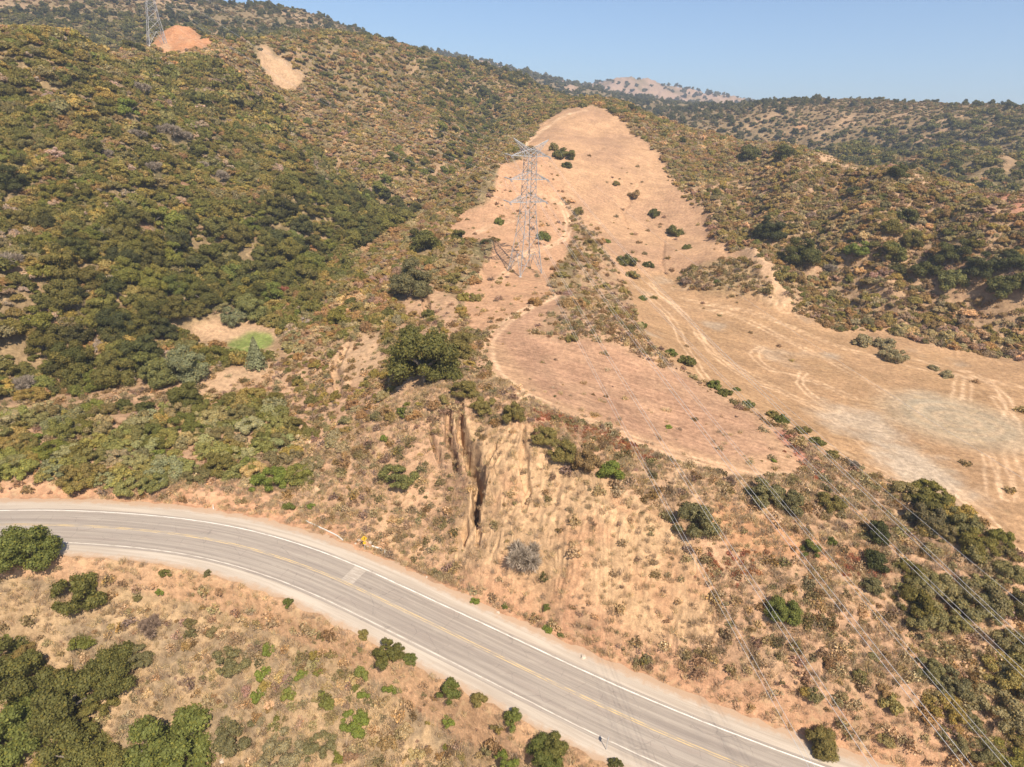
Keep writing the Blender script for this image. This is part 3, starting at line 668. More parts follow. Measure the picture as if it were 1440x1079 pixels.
def cards(r, C_, Nn, size, aspect=1.0, leafv=None):
    """one bent quad per leaf clump"""
    n = len(C_)
    up = r.normal(size=(n, 3)); t1 = np.cross(Nn, up); t1 /= np.linalg.norm(t1, axis=1)[:, None] + 1e-9; t2 = np.cross(Nn, t1)
    s = size * r.uniform(.55, 1.35, n)[:, None]
    a = C_ - t1 * s * .5 - t2 * s * .5 * aspect; b = C_ + t1 * s * .5 - t2 * s * .35 * aspect
    c = C_ + t1 * s * .45 + t2 * s * .55 * aspect + Nn * s * .18; d = C_ - t1 * s * .35 + t2 * s * .4 * aspect + Nn * s * .1
    V = np.stack([a, b, c, d], 1).reshape(-1, 3); F = np.arange(4 * n).reshape(n, 4)
    return V, F
def leaf_mesh(name, V, F, col, mat):
    me = fast_mesh(name, V, F)
    ca = me.color_attributes.new('leaf', 'FLOAT_COLOR', 'POINT'); ca.data.foreach_set('color', np.repeat(col, 4, 0).astype(np.float32).ravel())
    me.materials.append(mat); return me
def crown_mesh(name, seed, lobes=22, leaves=5200, flat=.72, size=.040, spread=.36, lobe_r=(.11, .2), gap=.0, mat=None, base=.03, low=.22):
    """a crown of unit width whose base is at z=0: lobes of leaf clumps over a dome, open underneath"""
    r = np.random.default_rng(seed); Cn = []; Rd = []
    for i in range(lobes):
        a = r.uniform(0, 2 * math.pi); rad = spread * math.sqrt(r.uniform(0, 1)) * r.uniform(.8, 1.1); q = rad / spread
        h = flat * (base + .62 * math.sqrt(max(0, 1 - q * q * .8)) * r.uniform(low, 1.08))
        Cn.append((rad * math.cos(a), rad * math.sin(a), h)); Rd.append(r.uniform(*lobe_r))
    Cn = np.array(Cn); Rd = np.array(Rd)
    k = r.choice(lobes, leaves, p=Rd ** 2 / (Rd ** 2).sum())
    d = r.normal(size=(leaves, 3)); d[:, 2] = d[:, 2] * .85 + .25; d /= np.linalg.norm(d, axis=1)[:, None]
    rr_ = Rd[k] * r.uniform(.62, 1.06, leaves) ** .6 * (1 + .22 * np.sin(d[:, 0] * 9 + k) * np.sin(d[:, 1] * 8 + 2 * k))
    P = Cn[k] + d * rr_[:, None] * np.array([1, 1, .8])
    ok = P[:, 2] > .01
    # leave out what is deep inside another lobe
    for j in range(lobes):
        ok &= ~((np.linalg.norm((P - Cn[j]) / np.array([1, 1, .8]), axis=1) < Rd[j] * .62) & (k != j))
    P = P[ok]; d = d[ok]; k = k[ok]
    Nn = d + r.normal(size=d.shape) * .55; Nn /= np.linalg.norm(Nn, axis=1)[:, None]
    V, F = cards(r, P, Nn, size)
    lobe_tone = r.uniform(.2, .8, lobes)
    col = np.stack([np.clip(lobe_tone[k] * .45 + r.uniform(0, .55, len(P)), 0, 1), (r.uniform(0, 1, len(P)) < .16) * 1.0 + 0 * P[:, 0], r.uniform(0, 1, len(P)), np.ones(len(P))], 1)
    # leafy cores so the crown is not see-through
    cv = []; cf = []; o = 0
    for j in range(lobes):
        ring = 6
        pts = [Cn[j] + Rd[j] * .74 * np.array([0, 0, .8])]
        for la, rr2 in ((.45, .85), (-.25, .9)):
            for t in range(ring):
                an = 2 * math.pi * t / ring + la; w = Rd[j] * .74 * r.uniform(.85, 1.05)
                pts.append(Cn[j] + w * np.array([rr2 * math.cos(an), rr2 * math.sin(an), la]))
        pts.append(Cn[j] - Rd[j] * .6 * np.array([0, 0, .8]))
        cv += pts
        for t in range(ring):
            t2 = (t + 1) % ring
            cf += [(o, o + 1 + t, o + 1 + t2, o + 1 + t2), (o + 1 + t, o + 7 + t, o + 7 + t2, o + 1 + t2), (o + 7 + t, o + 13, o + 7 + t2, o + 7 + t2)]
        o += 14
    nV = len(V); V = np.vstack([V, np.array(cv)])
    bm = bpy.data.meshes.new(name)
    faces = F.tolist() + [tuple(dict.fromkeys((a + nV, b + nV, c + nV, d_ + nV))) for a, b, c, d_ in cf]
    bm.from_pydata(V.tolist(), [], faces)
    ca = bm.color_attributes.new('leaf', 'FLOAT_COLOR', 'POINT')
    colv = np.vstack([np.repeat(col, 4, 0), np.tile([.3, 0, .5, 1], (len(cv), 1))]); ca.data.foreach_set('color', colv.astype(np.float32).ravel())
    bm.materials.append(mat or MAT_LEAF); return bm
def tuft_mesh(name, seed, n=110, h=.55, size=.16, mat=None, open_=.3):
    """low sagebrush or buckwheat: short leaf cards and stems on a broken dome"""
    r = np.random.default_rng(seed); d = r.normal(size=(n, 3)); d[:, 2] = np.abs(d[:, 2]) * .8 + .12; d /= np.linalg.norm(d, axis=1)[:, None]
    rad = .5 * r.uniform(open_, 1, n) ** .5 * (1 + .3 * np.sin(3 * np.arctan2(d[:, 1], d[:, 0]) + seed))
    P = d * rad[:, None] * np.array([1, 1, h * 2])
    Nn = np.cross(d, r.normal(size=d.shape)) + d * .5; Nn /= np.linalg.norm(Nn, axis=1)[:, None]
    V, F = cards(r, P, Nn, size, 1.0)
    col = np.stack([r.uniform(0, 1, n), (r.uniform(0, 1, n) < .08) * 1., r.uniform(0, 1, n), np.ones(n)], 1)
    return leaf_mesh(name, V, F, col, mat or MAT_LEAF)
def grass_mesh(name, seed, n=60):
    r = np.random.default_rng(seed); a = r.uniform(0, 6.28, n); rad = .5 * np.sqrt(r.uniform(0, 1, n)); b = np.stack([rad * np.cos(a), rad * np.sin(a), np.zeros(n)], 1)
    l = r.normal(size=(n, 3)) * .28; l[:, 2] = r.uniform(.35, .8, n); w = np.cross(l, r.normal(size=(n, 3))); w /= np.linalg.norm(w, axis=1)[:, None]; w *= .02
    V = np.stack([b - w, b + w, b + l * .7 + w * .8, b + l - w * .3], 1).reshape(-1, 3); F = np.arange(4 * n).reshape(n, 4)
    col = np.stack([r.uniform(0, 1, n), r.uniform(0, 1, n) < .3, r.uniform(0, 1, n), np.ones(n)], 1).astype(float)
    return leaf_mesh(name, V, F, col, MAT_DRY)
def twig_mesh(name, seed, n=4200, lobes=16):
    """leafless grey bush: many fine stems fanning out of several clumps under a rounded outline"""
    r = np.random.default_rng(seed); an = r.uniform(0, 6.28, lobes); rd = .34 * np.sqrt(r.uniform(0, 1, lobes)); C_ = np.stack([rd * np.cos(an), rd * np.sin(an), .1 + .24 * r.uniform(.4, 1, lobes) * (1 - rd)], 1)
    k = r.integers(0, lobes, n); d = r.normal(size=(n, 3)) + np.array([0, 0, .35]); d += C_[k] * 2; d /= np.linalg.norm(d, axis=1)[:, None]
    R0 = r.uniform(0, .1, n)[:, None]; L = r.uniform(.06, .13, n)[:, None]; s = C_[k] + d * R0; e = s + d * L + r.normal(size=(n, 3)) * .018
    w = np.cross(d, r.normal(size=(n, 3))); w /= np.linalg.norm(w, axis=1)[:, None]; w *= r.uniform(.003, .008, n)[:, None]
    s2 = np.concatenate([s, np.repeat([[0, 0, 0.]], lobes, 0)]); e2 = np.concatenate([e, C_]); w2 = np.concatenate([w, np.tile([.012, .004, 0], (lobes, 1))])
    V = np.stack([s2 - w2, s2 + w2, e2 + w2 * .5, e2 - w2 * .5], 1).reshape(-1, 3); n2 = n + lobes; F = np.arange(4 * n2).reshape(n2, 4)
    col = np.stack([r.uniform(0, 1, n2), np.zeros(n2), r.uniform(0, 1, n2), np.ones(n2)], 1)
    return leaf_mesh(name, V, F, col, MAT_DRY)
def trunk_mesh(name, seed):
    """unit-width tree's tapered trunk with limbs reaching into the crown"""
    r = np.random.default_rng(seed); V = []; F = []
    def limb(p0, p1, r0_, r1_, seg=3, sides=6):
        p0 = np.array(p0); p1 = np.array(p1); o = len(V); ax = p1 - p0; x = np.cross(ax, [0.3, .9, .2]); x /= np.linalg.norm(x); y = np.cross(ax, x); y /= np.linalg.norm(y)
        for k in range(seg + 1):
            t = k / seg; c = p0 + ax * t + (r.normal(size=3) * .012 if 0 < k < seg else 0); w = r0_ * (1 - t) + r1_ * t
            for s in range(sides):
                a = 2 * math.pi * s / sides; V.append(c + w * (x * math.cos(a) + y * math.sin(a)))
        for k in range(seg):
            for s in range(sides):
                s2 = (s + 1) % sides; F.append((o + k * sides + s, o + k * sides + s2, o + (k + 1) * sides + s2, o + (k + 1) * sides + s))
    top = (.02, -.01, .2); limb((0, 0, -.12), top, .045, .032)
    for i in range(5):
        a = i * 1.257 + r.uniform(-.3, .3); e = (.24 * math.cos(a), .24 * math.sin(a), r.uniform(.34, .46)); limb(top, e, .024, .008, 2, 5)
    me = bpy.data.meshes.new(name); me.from_pydata([tuple(v) for v in V], [], F); me.materials.append(MAT_BARK); return me

OAK_HI = [crown_mesh('oak_crown', 100 + i, 38, 15000, .95, .020, .37, (.075, .14)) for i in range(3)]
OAK = [crown_mesh('oak_crown', 110 + i, 26, 5200, .95, .032, .37, (.09, .165)) for i in range(5)]
OAKLO = [crown_mesh('oak_crown', 120 + i, 18, 1500, .95, .06, .37, (.11, .19)) for i in range(4)]
SHR_HI = [crown_mesh('shrub_crown', 130 + i, 34, 9000, .62, .022, .41, (.055, .12), base=.0) for i in range(3)]
SHR = [crown_mesh('shrub_crown', 140 + i, 20, 2400, .58, .045, .38, (.08, .17), base=.0) for i in range(5)]
SHRLO = [crown_mesh('shrub_crown', 150 + i, 12, 460, .5, .10, .38, (.12, .2), base=.0) for i in range(5)]
TUFT = [tuft_mesh('tuft', 160 + i, 230, .45, .11) for i in range(5)] + [tuft_mesh('dry_tuft', 170 + i, 190, .5, .09, MAT_DRY, .1) for i in range(3)]
GRASS = [grass_mesh('grass', 180 + i) for i in range(4)]
TWIG = [twig_mesh('twigs', 190 + i) for i in range(3)]; TWIGLO = [twig_mesh('twigs', 195, 500, 10)]
TRUNK = [trunk_mesh('trunk', 200 + i) for i in range(3)]

T = dict(oak=(.098, .096, .026), oak2=(.13, .122, .032), deep=(.068, .070, .022), green=(.135, .145, .034), bright=(.165, .19, .036), olive=(.205, .165, .052), brown=(.225, .150, .068),
         grey=(.27, .215, .16), rust=(.30, .135, .055), yellow=(.30, .235, .055), sage=(.26, .215, .115), tan=(.37, .275, .155), purple=(.245, .17, .12), silver=(.20, .20, .10), red=(.30, .115, .065), willow=(.18, .175, .058), greyol=(.165, .145, .064))
def tint_of(names, r): 
    b = np.array(T[r.choice(names)]); return b * r.uniform(.8, 1.22) * np.array([r.uniform(.92, 1.1), 1, r.uniform(.85, 1.15)])

# ============================================================ plants named one by one, each standing where the photograph shows it
#  (px, py of the crown's centre, width in px, kind, tint, label)
HAND = [
 (40,762,92,'oak','green','round green oak leaning over the asphalt at the left end of the bend'),
 (598,498,112,'oak','oak2','largest dark oak on the spur, beside the start of the dirt track bend'),
 (645,482,56,'oak','olive','olive oak touching the right side of the largest spur oak'),
 (578,392,70,'oak','greyol','dull grey green oak left of the pylon above a bare gully'),
 (638,392,34,'shrub','olive','narrow olive shrub on the bank between the dull oak and the pylon'),
 (668,418,24,'shrub','olive','small olive shrub below the pylon beside the dirt track'),
 (597,335,48,'oak','oak2','dark oak alone on the spur crest left of the pylon'),
 (566,578,28,'shrub','green','small green shrub on the bare slope below the largest spur oak'),
 (541,616,15,'shrub','bright','tiny bright green shrub on the pale slope left of the gullies'),
 (652,548,46,'shrub','olive','olive shrub at the head of the deep gullies'),
 (683,568,44,'shrub','olive','olive shrub on the rim right of the gully head'),
 (722,580,46,'shrub','olive','yellowish olive shrub on the rim beside the pale track'),
 (764,612,44,'shrub','olive','topmost shrub of the olive thicket hanging below the terrace rim'),
 (790,632,56,'shrub','olive','wide olive shrub in the middle of the thicket under the terrace rim'),
 (824,648,52,'shrub','brown','brownish shrub in the thicket under the rim, next to the bright green bush'),
 (858,656,42,'oak','bright','bright green round bush at the right end of the rim thicket'),
 (560,666,64,'shrub','willow','pale green spreading shrub alone on the slope left of the gullies'),
 (735,774,78,'twig','grey','large grey brown leafless shrub on the lower cut bank'),
 (667,845,15,'shrub','bright','lone bright green bush at the foot of the bank beside the shoulder'),
 (711,851,13,'shrub','green','tiny green bush low on the bank, second from the left'),
 (771,881,17,'shrub','bright','bright green bush on the bank foot above the dark ledge'),
 (770,853,14,'shrub','green','small green bush above the other one at the bank foot'),
 (788,893,12,'shrub','willow','pale small bush beside the dark ledge at the bank foot'),
 (1100,850,54,'oak','green','leafy green bush crossed by power lines half way down the right bank'),
 (1138,767,32,'oak','green','dense green bush on the orange bare soil'),
 (1168,761,20,'shrub','green','small green shrub just right of the dense bush on orange soil'),
 (1232,745,38,'oak','deep','upper dark tree of the tall dark column right of the orange soil'),
 (1228,782,42,'oak','deep','lower dark tree of the tall dark column right of the orange soil'),
 (1227,818,34,'oak','greyol','dull green shrub at the foot of the dark column'),
 (1155,1035,54,'oak','olive','round yellow green bush beside the road at the bottom right'),
 (1072,690,58,'shrub','greyol','dark grey green shrub on the terrace end, left one of a pair'),
 (1105,702,58,'shrub','greyol','dark shrub with bare stems on the terrace end, right one of a pair'),
 (1166,704,46,'shrub','olive','flat yellow green shrub between the terrace end and the dark thicket'),
 (972,730,74,'shrub','greyol','big dark olive shrub on the bank below the terrace, under the lines'),
 (948,326,28,'shrub','oak2','dark shrub on the bare slope, rightmost of the upper row'),
 (921,300,20,'shrub','oak','compact dark shrub in the middle of the bare slope'),
 (892,273,25,'shrub','brown','reddish green shrub high on the bare slope'),
 (866,258,12,'shrub','olive','tiny flat shrub highest on the open bare slope'),
 (967,347,15,'shrub','oak2','small shrub below the dark one at the right of the bare slope'),
 (880,366,34,'shrub','oak2','upper shrub of the green clump where the bare slope meets the flat'),
 (888,386,26,'shrub','olive','lower shrub of the green clump where the bare slope meets the flat'),
 (911,372,18,'shrub','oak','small dark shrub right of the green clump on the bare slope'),
 (905,419,16,'shrub','green','small round bush on the saddle between mound and flat'),
 (919,418,11,'shrub','olive','tiny bush touching the round one on the saddle'),
 (903,458,17,'shrub','green','small bush at the right edge of the scrubby mound'),
 (804,476,23,'shrub','olive','round bush at the foot of the mound crossed by wires'),
 (944,496,20,'shrub','green','upper bush of the pair on the terrace lip beside the flat'),
 (964,507,28,'shrub','oak2','lower darker bush of the pair on the terrace lip beside the flat'),
 (815,297,21,'shrub','olive','olive bush beside the pylon track loop, on the bank'),
 (853,339,13,'shrub','bright','small bright bush on the bank between pylon and bare slope'),
 (795,217,34,'shrub','oak2','dark bush right behind the pylon top, rightmost of the cluster'),
 (777,207,22,'shrub','olive','olive bush behind the pylon top, left of the cluster'),
 (796,233,17,'shrub','oak','small dark bush below the cluster behind the pylon top'),
 (703,312,19,'shrub','green','small green bush on bare ground left of the pylon legs'),
 (764,332,28,'shrub','green','green bush directly behind the pylon legs'),
 (1004,541,24,'shrub','green','first green bush of the strip between terrace and flat, with yellow tips'),
 (1021,551,24,'shrub','oak2','second bush of the strip between terrace and flat'),
 (1036,547,12,'shrub','green','tiny bush on the flat side of the strip'),
 (1052,568,22,'shrub','willow','pale bush in the strip between terrace and flat'),
 (1085,582,22,'shrub','olive','olive bush half way along the strip'),
 (1099,590,24,'shrub','green','green bush half way along the strip between terrace and flat'),
 (1128,605,24,'shrub','olive','olive bush in the lower half of the strip'),
 (1150,620,24,'shrub','oak2','dark green bush near the lower end of the strip'),
 (1172,638,22,'shrub','olive','last bush of the strip, beside the wide flat'),
 (1198,652,20,'twig','grey','grey leafless bush beyond the end of the strip'),
 (1087,647,11,'shrub','bright','lone tiny bright bush inside the reddish terrace'),
 (940,600,11,'shrub','bright','lone bright tuft in the middle of the reddish terrace'),
 (1080,318,50,'oak','deep','dark round oak left of the pair at the foot of the scrubby slope'),
 (1125,352,62,'oak','oak','wide dark oak on the scrubby slope above the flat'),
 (1205,347,36,'oak','bright','bright green oak right of the wide dark oak'),
 (1273,305,36,'shrub','oak','dark shrub in the middle of the right hand slope'),
 (1102,212,34,'oak','oak','round oak on the crest of the middle ridge, right one of two'),
 (1051,213,36,'oak','oak','oak on the crest of the middle ridge, left one of two'),
 (1262,240,32,'oak','oak','round oak at the end of the bare crest path'),
 (1203,267,26,'shrub','deep','dark shrub just under the bare crest path'),
 (1105,388,36,'shrub','olive','olive shrub beside the pale rocky rib'),
 (964,394,24,'shrub','purple','dusky shrub on the near end of the rocky rib'),
 (1009,396,12,'shrub','green','tiny green bush on the hummocks of the rocky rib'),
 (1165,376,24,'twig','grey','leafless grey bush behind the flat below the bright oak'),
 (1300,372,46,'oak','oak','dark oak at the left end of the grove behind the flat'),
 (1338,352,52,'oak','oak','big dark oak in the upper middle of the grove behind the flat'),
 (1335,392,44,'oak','willow','pale grey green oak in front of the grove behind the flat'),
 (1377,372,50,'oak','deep','very dark oak in the right middle of the grove behind the flat'),
 (1405,400,48,'oak','oak','dark oak at the lower right of the grove behind the flat'),
 (1436,392,46,'oak','oak2','dark oak at the right edge of the photo behind the flat'),
 (1210,478,32,'shrub','sage','grey green shrub at the left of the low mound on the flat'),
 (1243,482,40,'shrub','sage','grey green shrub in the middle of the low mound on the flat'),
 (1256,500,42,'shrub','sage','grey green shrub at the lower tip of the low mound on the flat'),
 (1311,516,18,'shrub','sage','small flat shrub on the open flat, left one of two'),
 (1333,526,24,'shrub','sage','flat shrub on the open flat, right one of two'),
 (405,845,17,'oak','green','lone small dark bush just under the road shoulder'),
 (220,676,44,'shrub','willow','low green shrub beside the pale roadside soil at the left'),
 (380,672,64,'shrub','bright','bright green shrub above the road verge left of the spur'),
 (407,712,22,'shrub','green','green bush close to the verge under the bright shrub'),
 (438,711,15,'shrub','bright','small bright bush close to the verge, right of the green one'),
 (262,508,74,'oak','silver','pale silvery willow beside the clearing in the valley'),
 (226,522,56,'oak','willow','dull green willow left of the silvery one'),
 (361,499,36,'conifer','silver','small blue green conifer at the edge of the bright grass'),
 (352,428,54,'oak','willow','grey green tree above the clearing in the valley'),
 (330,444,38,'oak','silver','small grey green tree leaning over the clearing'),
 (393,407,30,'twig','red','rust red dead tree at the edge of the valley wood'),
 (206,569,30,'oak','oak','dark round bush by the small path in the valley'),
 (175,566,26,'oak','oak','dark round bush left of the one by the small path'),
 (262,556,54,'oak','oak2','green oak between the two pale clearings'),
 (110,832,92,'shrub','oak2','long olive shrub below the road near the left edge'),
 (243,1018,134,'oak','green','huge broad green bush at the bottom of the photo, left of centre'),
 (165,930,84,'oak','oak2','big oak at the upper right corner of the bottom left wood'),
 (100,965,112,'oak','oak2','broad oak in the middle of the bottom left wood'),
 (36,1000,112,'oak','green','broad oak at the left edge of the bottom left wood'),
 (112,1040,104,'oak','oak2','broad oak at the bottom of the bottom left wood'),
 (30,925,96,'oak','oak2','oak at the upper left corner of the bottom left wood'),
 (196,918,54,'shrub','greyol','dull olive bush beside the corner of the bottom left wood'),
 (335,1025,72,'shrub','greyol','dull soft bush right of the huge green bottom bush'),
 (400,1050,84,'shrub','sage','pale grey green bush at the bottom edge under the bright bush line'),
 (452,1045,52,'shrub','greyol','small dull bush right of the pale one at the bottom edge'),
 (325,925,60,'shrub','greyol','dull olive shrub on the straw slope below the road'),
 (377,912,26,'shrub','bright','upper bright green bush in the line on the straw slope'),
 (370,945,30,'shrub','bright','middle bright green bush in the line on the straw slope'),
 (364,975,30,'shrub','bright','lower bright green bush in the line on the straw slope'),
 (425,946,22,'shrub','bright','small bright green bush apart from the line, to its right'),
 (225,832,14,'shrub','bright','tiny bright tuft in the dry grass under the bend'),
 (215,878,44,'twig','purple','purplish leafless bush in the middle of the straw slope'),
 (232,806,20,'shrub','oak2','small dark bush below the shoulder of the bend, left one'),
 (293,806,14,'shrub','greyol','small dark bush below the shoulder of the bend, right one'),
 (511,892,22,'shrub','olive','brownish green bush below the road, left of the dark one'),
 (545,914,56,'shrub','oak2','dark green bush hugging the lower shoulder of the road'),
 (574,925,24,'shrub','green','green end of the dark roadside bush'),
 (631,967,38,'oak','green','leafy green bush beside the lower shoulder, first of three'),
 (673,980,26,'oak','olive','smaller bush beside the lower shoulder, second of three'),
 (722,1006,34,'oak','green','green bush beside the lower shoulder, third of three'),
 (764,1052,62,'oak','green','dark green bush at the bottom edge beside the road'),
 (716,1062,44,'shrub','bright','bright green bush left of the dark one at the bottom edge'),
 (782,1040,40,'oak','oak2','round top of the thicket nearest the road at the bottom edge'),
 (498,1010,52,'shrub','bright','bright green bush in the scrub below the straight road'),
 (550,966,24,'shrub','bright','small bright bush in the scrub above the others'),
 (512,975,22,'shrub','bright','small bright bush left of the other small one in the scrub'),
 (630,1010,24,'shrub','bright','pale bright bush in the middle of the lower scrub'),
 (865,1072,22,'shrub','oak','dark bush cut by the bottom edge beside the roadside sign'),
 (183,150,36,'oak','bright','bright green oak standing out on the upper left hillside'),
 (14,248,54,'oak','deep','very dark oak at the left edge half way up the hillside'),
 (240,182,40,'twig','grey','pale leafless shrub on the hillside, upper right of the grey group'),
 (193,187,28,'twig','grey','pale leafless shrub on the hillside, left one of the grey group'),
 (262,190,26,'twig','grey','pale leafless shrub at the right of the grey group on the hillside'),
 (197,122,32,'twig','grey','grey leafless shrub below the skyline left of the pale scar'),
 (152,214,24,'twig','grey','grey leafless shrub beside the small orange bare patch'),
 (284,232,22,'twig','grey','small grey leafless shrub below the grey group'),
 (217,233,28,'twig','grey','grey leafless shrub in the middle of the left hillside'),
 (312,246,28,'twig','grey','grey leafless shrub right of the middle of the left hillside'),
 (12,366,44,'twig','grey','pale leafless thicket at the left edge above the valley wood'),
 (38,540,44,'twig','grey','pale leafless bush at the left edge beside the valley floor'),
 (680,128,24,'oak','oak','dark oak in the ravine under the long left ridge'),
 (696,140,20,'oak','oak','lower dark oak in the ravine under the long left ridge'),
 (655,93,16,'oak','oak','dark tree on the long ridge skyline'),
 (640,88,14,'oak','oak2','green tree left of the dark one on the ridge skyline'),
 (774,110,11,'oak','deep','single small tree sticking up on the ridge before the far hills'),
 (590,72,16,'oak','oak2','low tree on the skyline left of the ravine trees'),
]
used_xy = []
def plant_obj(kind, x, y, width, tint, label, cat=None, group=None, depth=100, name=None, rs=None):
    z = float(gz(x, y)); px_w = width / depth * FPX
    tint = [float(t) for t in tint]; rz = rnd.uniform(0, 6.28)
    if kind == 'oak':
        src = OAK_HI if px_w > 48 else (OAK if px_w > 16 else OAKLO)
        e = bpy.data.objects.new('oak_tree', None); COL.objects.link(e); e.location = (x, y, z - .05 * width); e.rotation_euler = (0, 0, rz)
        hs = rnd.uniform(.85, 1.1); e.scale = (width, width, width * hs)
        c_ = obj('crown', rnd.choice(src), e); c_['tint'] = tint
        obj('trunk', rnd.choice(TRUNK), e); c_.location = (0, 0, .02)
        cat = cat or 'tree'
    elif kind == 'conifer':
        e = bpy.data.objects.new('conifer', None); COL.objects.link(e); e.location = (x, y, z - .2); e.scale = (width, width, width * 1.25)
        c_ = obj('crown', CONIFER, e); c_['tint'] = tint; obj('trunk', TRUNK[0], e); cat = 'tree'
    else:
        src = {'shrub': (SHR_HI if px_w > 40 else (SHR if px_w > 11 else SHRLO)), 'twig': TWIG, 'sage': TUFT}[kind]
        e = obj({'shrub': 'shrub', 'twig': 'leafless_shrub', 'sage': 'sagebrush'}[kind], rnd.choice(src)); e.location = (x, y, z - .04 * width)
        e.rotation_euler = (0, 0, rz); hs = rnd.uniform(.85, 1.15); e.scale = (width * rnd.uniform(.9, 1.15), width * rnd.uniform(.85, 1.1), width * hs); e['tint'] = tint
        cat = cat or 'shrub'
    e['label'] = label; e['category'] = cat
    if group: e['group'] = group
    return e
def conifer_mesh(seed):
    r = np.random.default_rng(seed); n = 2600; t = r.uniform(0, 1, n) ** .8; a = r.uniform(0, 6.28, n); lay = (t * 9) % 1
    rad = (.5 * (1 - t) + .02) * (1 - .35 * lay) * r.uniform(.6, 1.05, n); P = np.stack([rad * np.cos(a), rad * np.sin(a), .05 + t * 1.0], 1)
    Nn = np.stack([np.cos(a), np.sin(a), np.full(n, .5)], 1) + r.normal(size=(n, 3)) * .5; Nn /= np.linalg.norm(Nn, axis=1)[:, None]
    V, F = cards(r, P, Nn, .05); col = np.stack([r.uniform(0, 1, n), 0 * t, t, np.ones(n)], 1); return leaf_mesh('conifer_crown', V, F, col, MAT_LEAF)
CONIFER = conifer_mesh(3)
for (cx, cy, wp, kind, tn, lab) in HAND:
    hfac = {'oak': .34, 'conifer': .55, 'shrub': .16, 'twig': .22}[kind]
    p = at(cx, cy + wp * hfac, 700)
    d_ = float((p - CP) @ fwd); wid = wp * d_ / FPX
    tt = np.array(T[tn]) * rnd.uniform(1.02, 1.26)
    plant_obj(kind, float(p[0]), float(p[1]), wid, tt, lab, depth=d_)
    used_xy.append((p[0], p[1], wid * .5))
USED = np.array(used_xy)

# ============================================================ vegetation cover, scattered in world space
Q_WOOD = wpoly([(0,470),(0,555),(90,548),(150,552),(205,545),(215,505),(262,468),(310,450),(390,425),(420,418),(465,352),(520,345),(568,318),(572,290),(520,262),(450,262),(380,285),(330,300),(240,310),(120,330),(60,420)])
Q_RAV = wpoly([(560,300),(640,240),(712,192),(700,140),(650,92),(600,86),(610,140),(620,180),(580,240),(520,262)])
Q_WILL = wpoly([(-60,600),(60,580),(190,575),(300,545),(380,560),(430,600),(440,650),(440,690),(350,690),(300,665),(250,690),(100,685),(0,678),(-60,690)])
Q_FLANK = wpoly([(400,520),(420,440),(480,385),(540,340),(600,300),(660,250),(690,230),(670,260),(640,300),(600,330),(640,400),(660,440),(670,500),(640,560),(560,600),(480,660),(430,600)])
Q_LOWL = wpoly([(-60,880),(60,890),(110,890),(190,915),(205,945),(165,985),(155,1079),(165,1300),(-60,1300)])
Q_LOWR = wpoly([(1240,690),(1300,690),(1345,715),(1440,800),(1600,900),(1600,1300),(1370,1300),(1340,1079),(1310,1000),(1290,900),(1250,800),(1270,740)])
Q_RSLOPE = wpoly([(1200,300),(1270,330),(1350,330),(1440,350),(1500,350),(1500,420),(1400,420),(1290,410),(1230,380)])
Q_NEARR = wpoly([(1180,1060),(1120,960),(1230,900),(1300,940),(1340,1000),(1380,1100),(1300,1120)])
def scatter(spacing, rmin, rmax, dens_fn, az=56, seed=1, road_gap=8.2):
    r = np.random.default_rng(seed); x0 = rmax * math.sin(math.radians(az)); 
    nx = int(2 * x0 / spacing); ny = int((rmax + 5) / spacing)
    xs = (np.arange(nx)[:, None] + r.uniform(0, 1, (nx, ny))) * spacing - x0; ys = (np.arange(ny)[None] + r.uniform(0, 1, (nx, ny))) * spacing
    xs = xs.ravel(); ys = ys.ravel(); rr = np.hypot(xs, ys); aa = np.abs(np.degrees(np.arctan2(xs, ys)))
    k = (rr > rmin) & (rr < rmax) & (aa < az); xs = xs[k]; ys = ys[k]
    k = r.uniform(0, 1, len(xs)) < dens_fn(xs, ys); xs = xs[k]; ys = ys[k]
    if rmin < 150:
        sd, _ = road_sd(xs, ys); k = (sd > road_gap) | (sd < -road_gap + .4); xs = xs[k]; ys = ys[k]
    return xs, ys
def clear_used(xs, ys, f=.8):
    k = np.ones(len(xs), bool)
    for x, y, w in USED: k &= (xs - x) ** 2 + (ys - y) ** 2 > (w * f) ** 2
    return k
BARES = [R_BARE, R_TERR, R_TOWER, R_CLIFF, R_CLEAR, R_GREEN, R_CLEAR2, R_SCAR, R_HILLO, R_SPURCLIFF, R_PATH, R_PALE]
Q_OPEN = wpoly([(255,462),(330,442),(400,463),(402,502),(345,508),(300,490)]); Q_OPEN2 = wpoly([(280,558),(300,525),(335,510),(390,508),(380,545),(330,560)])
BARES += [Q_OPEN, Q_OPEN2, R_RED, R_RIB]
def inany(x, y, polys): 
    m_ = np.zeros(len(x), bool)
    for p in polys: m_ |= in_w(x, y, p)
    return m_
def fb(x, y, s, sd_): return fbm(x / s, y / s, 3, sd_)
def off_paths(x, y):
    k = np.ones(len(x), bool)
    for P, w in FARPATHS:
        q = np.array(P)[:, :2]; sel = (x > q[:, 0].min() - 30) & (x < q[:, 0].max() + 30) & (y > q[:, 1].min() - 30) & (y < q[:, 1].max() + 30)
        if sel.any(): d, _ = line_d(x[sel], y[sel], P); k[sel] &= (d > w * .55) | (fb(x[sel], y[sel], 6, 313) > .15)
    return k
SPOTS = []       # x, y, width, class, tint
RG = np.random.default_rng(5)
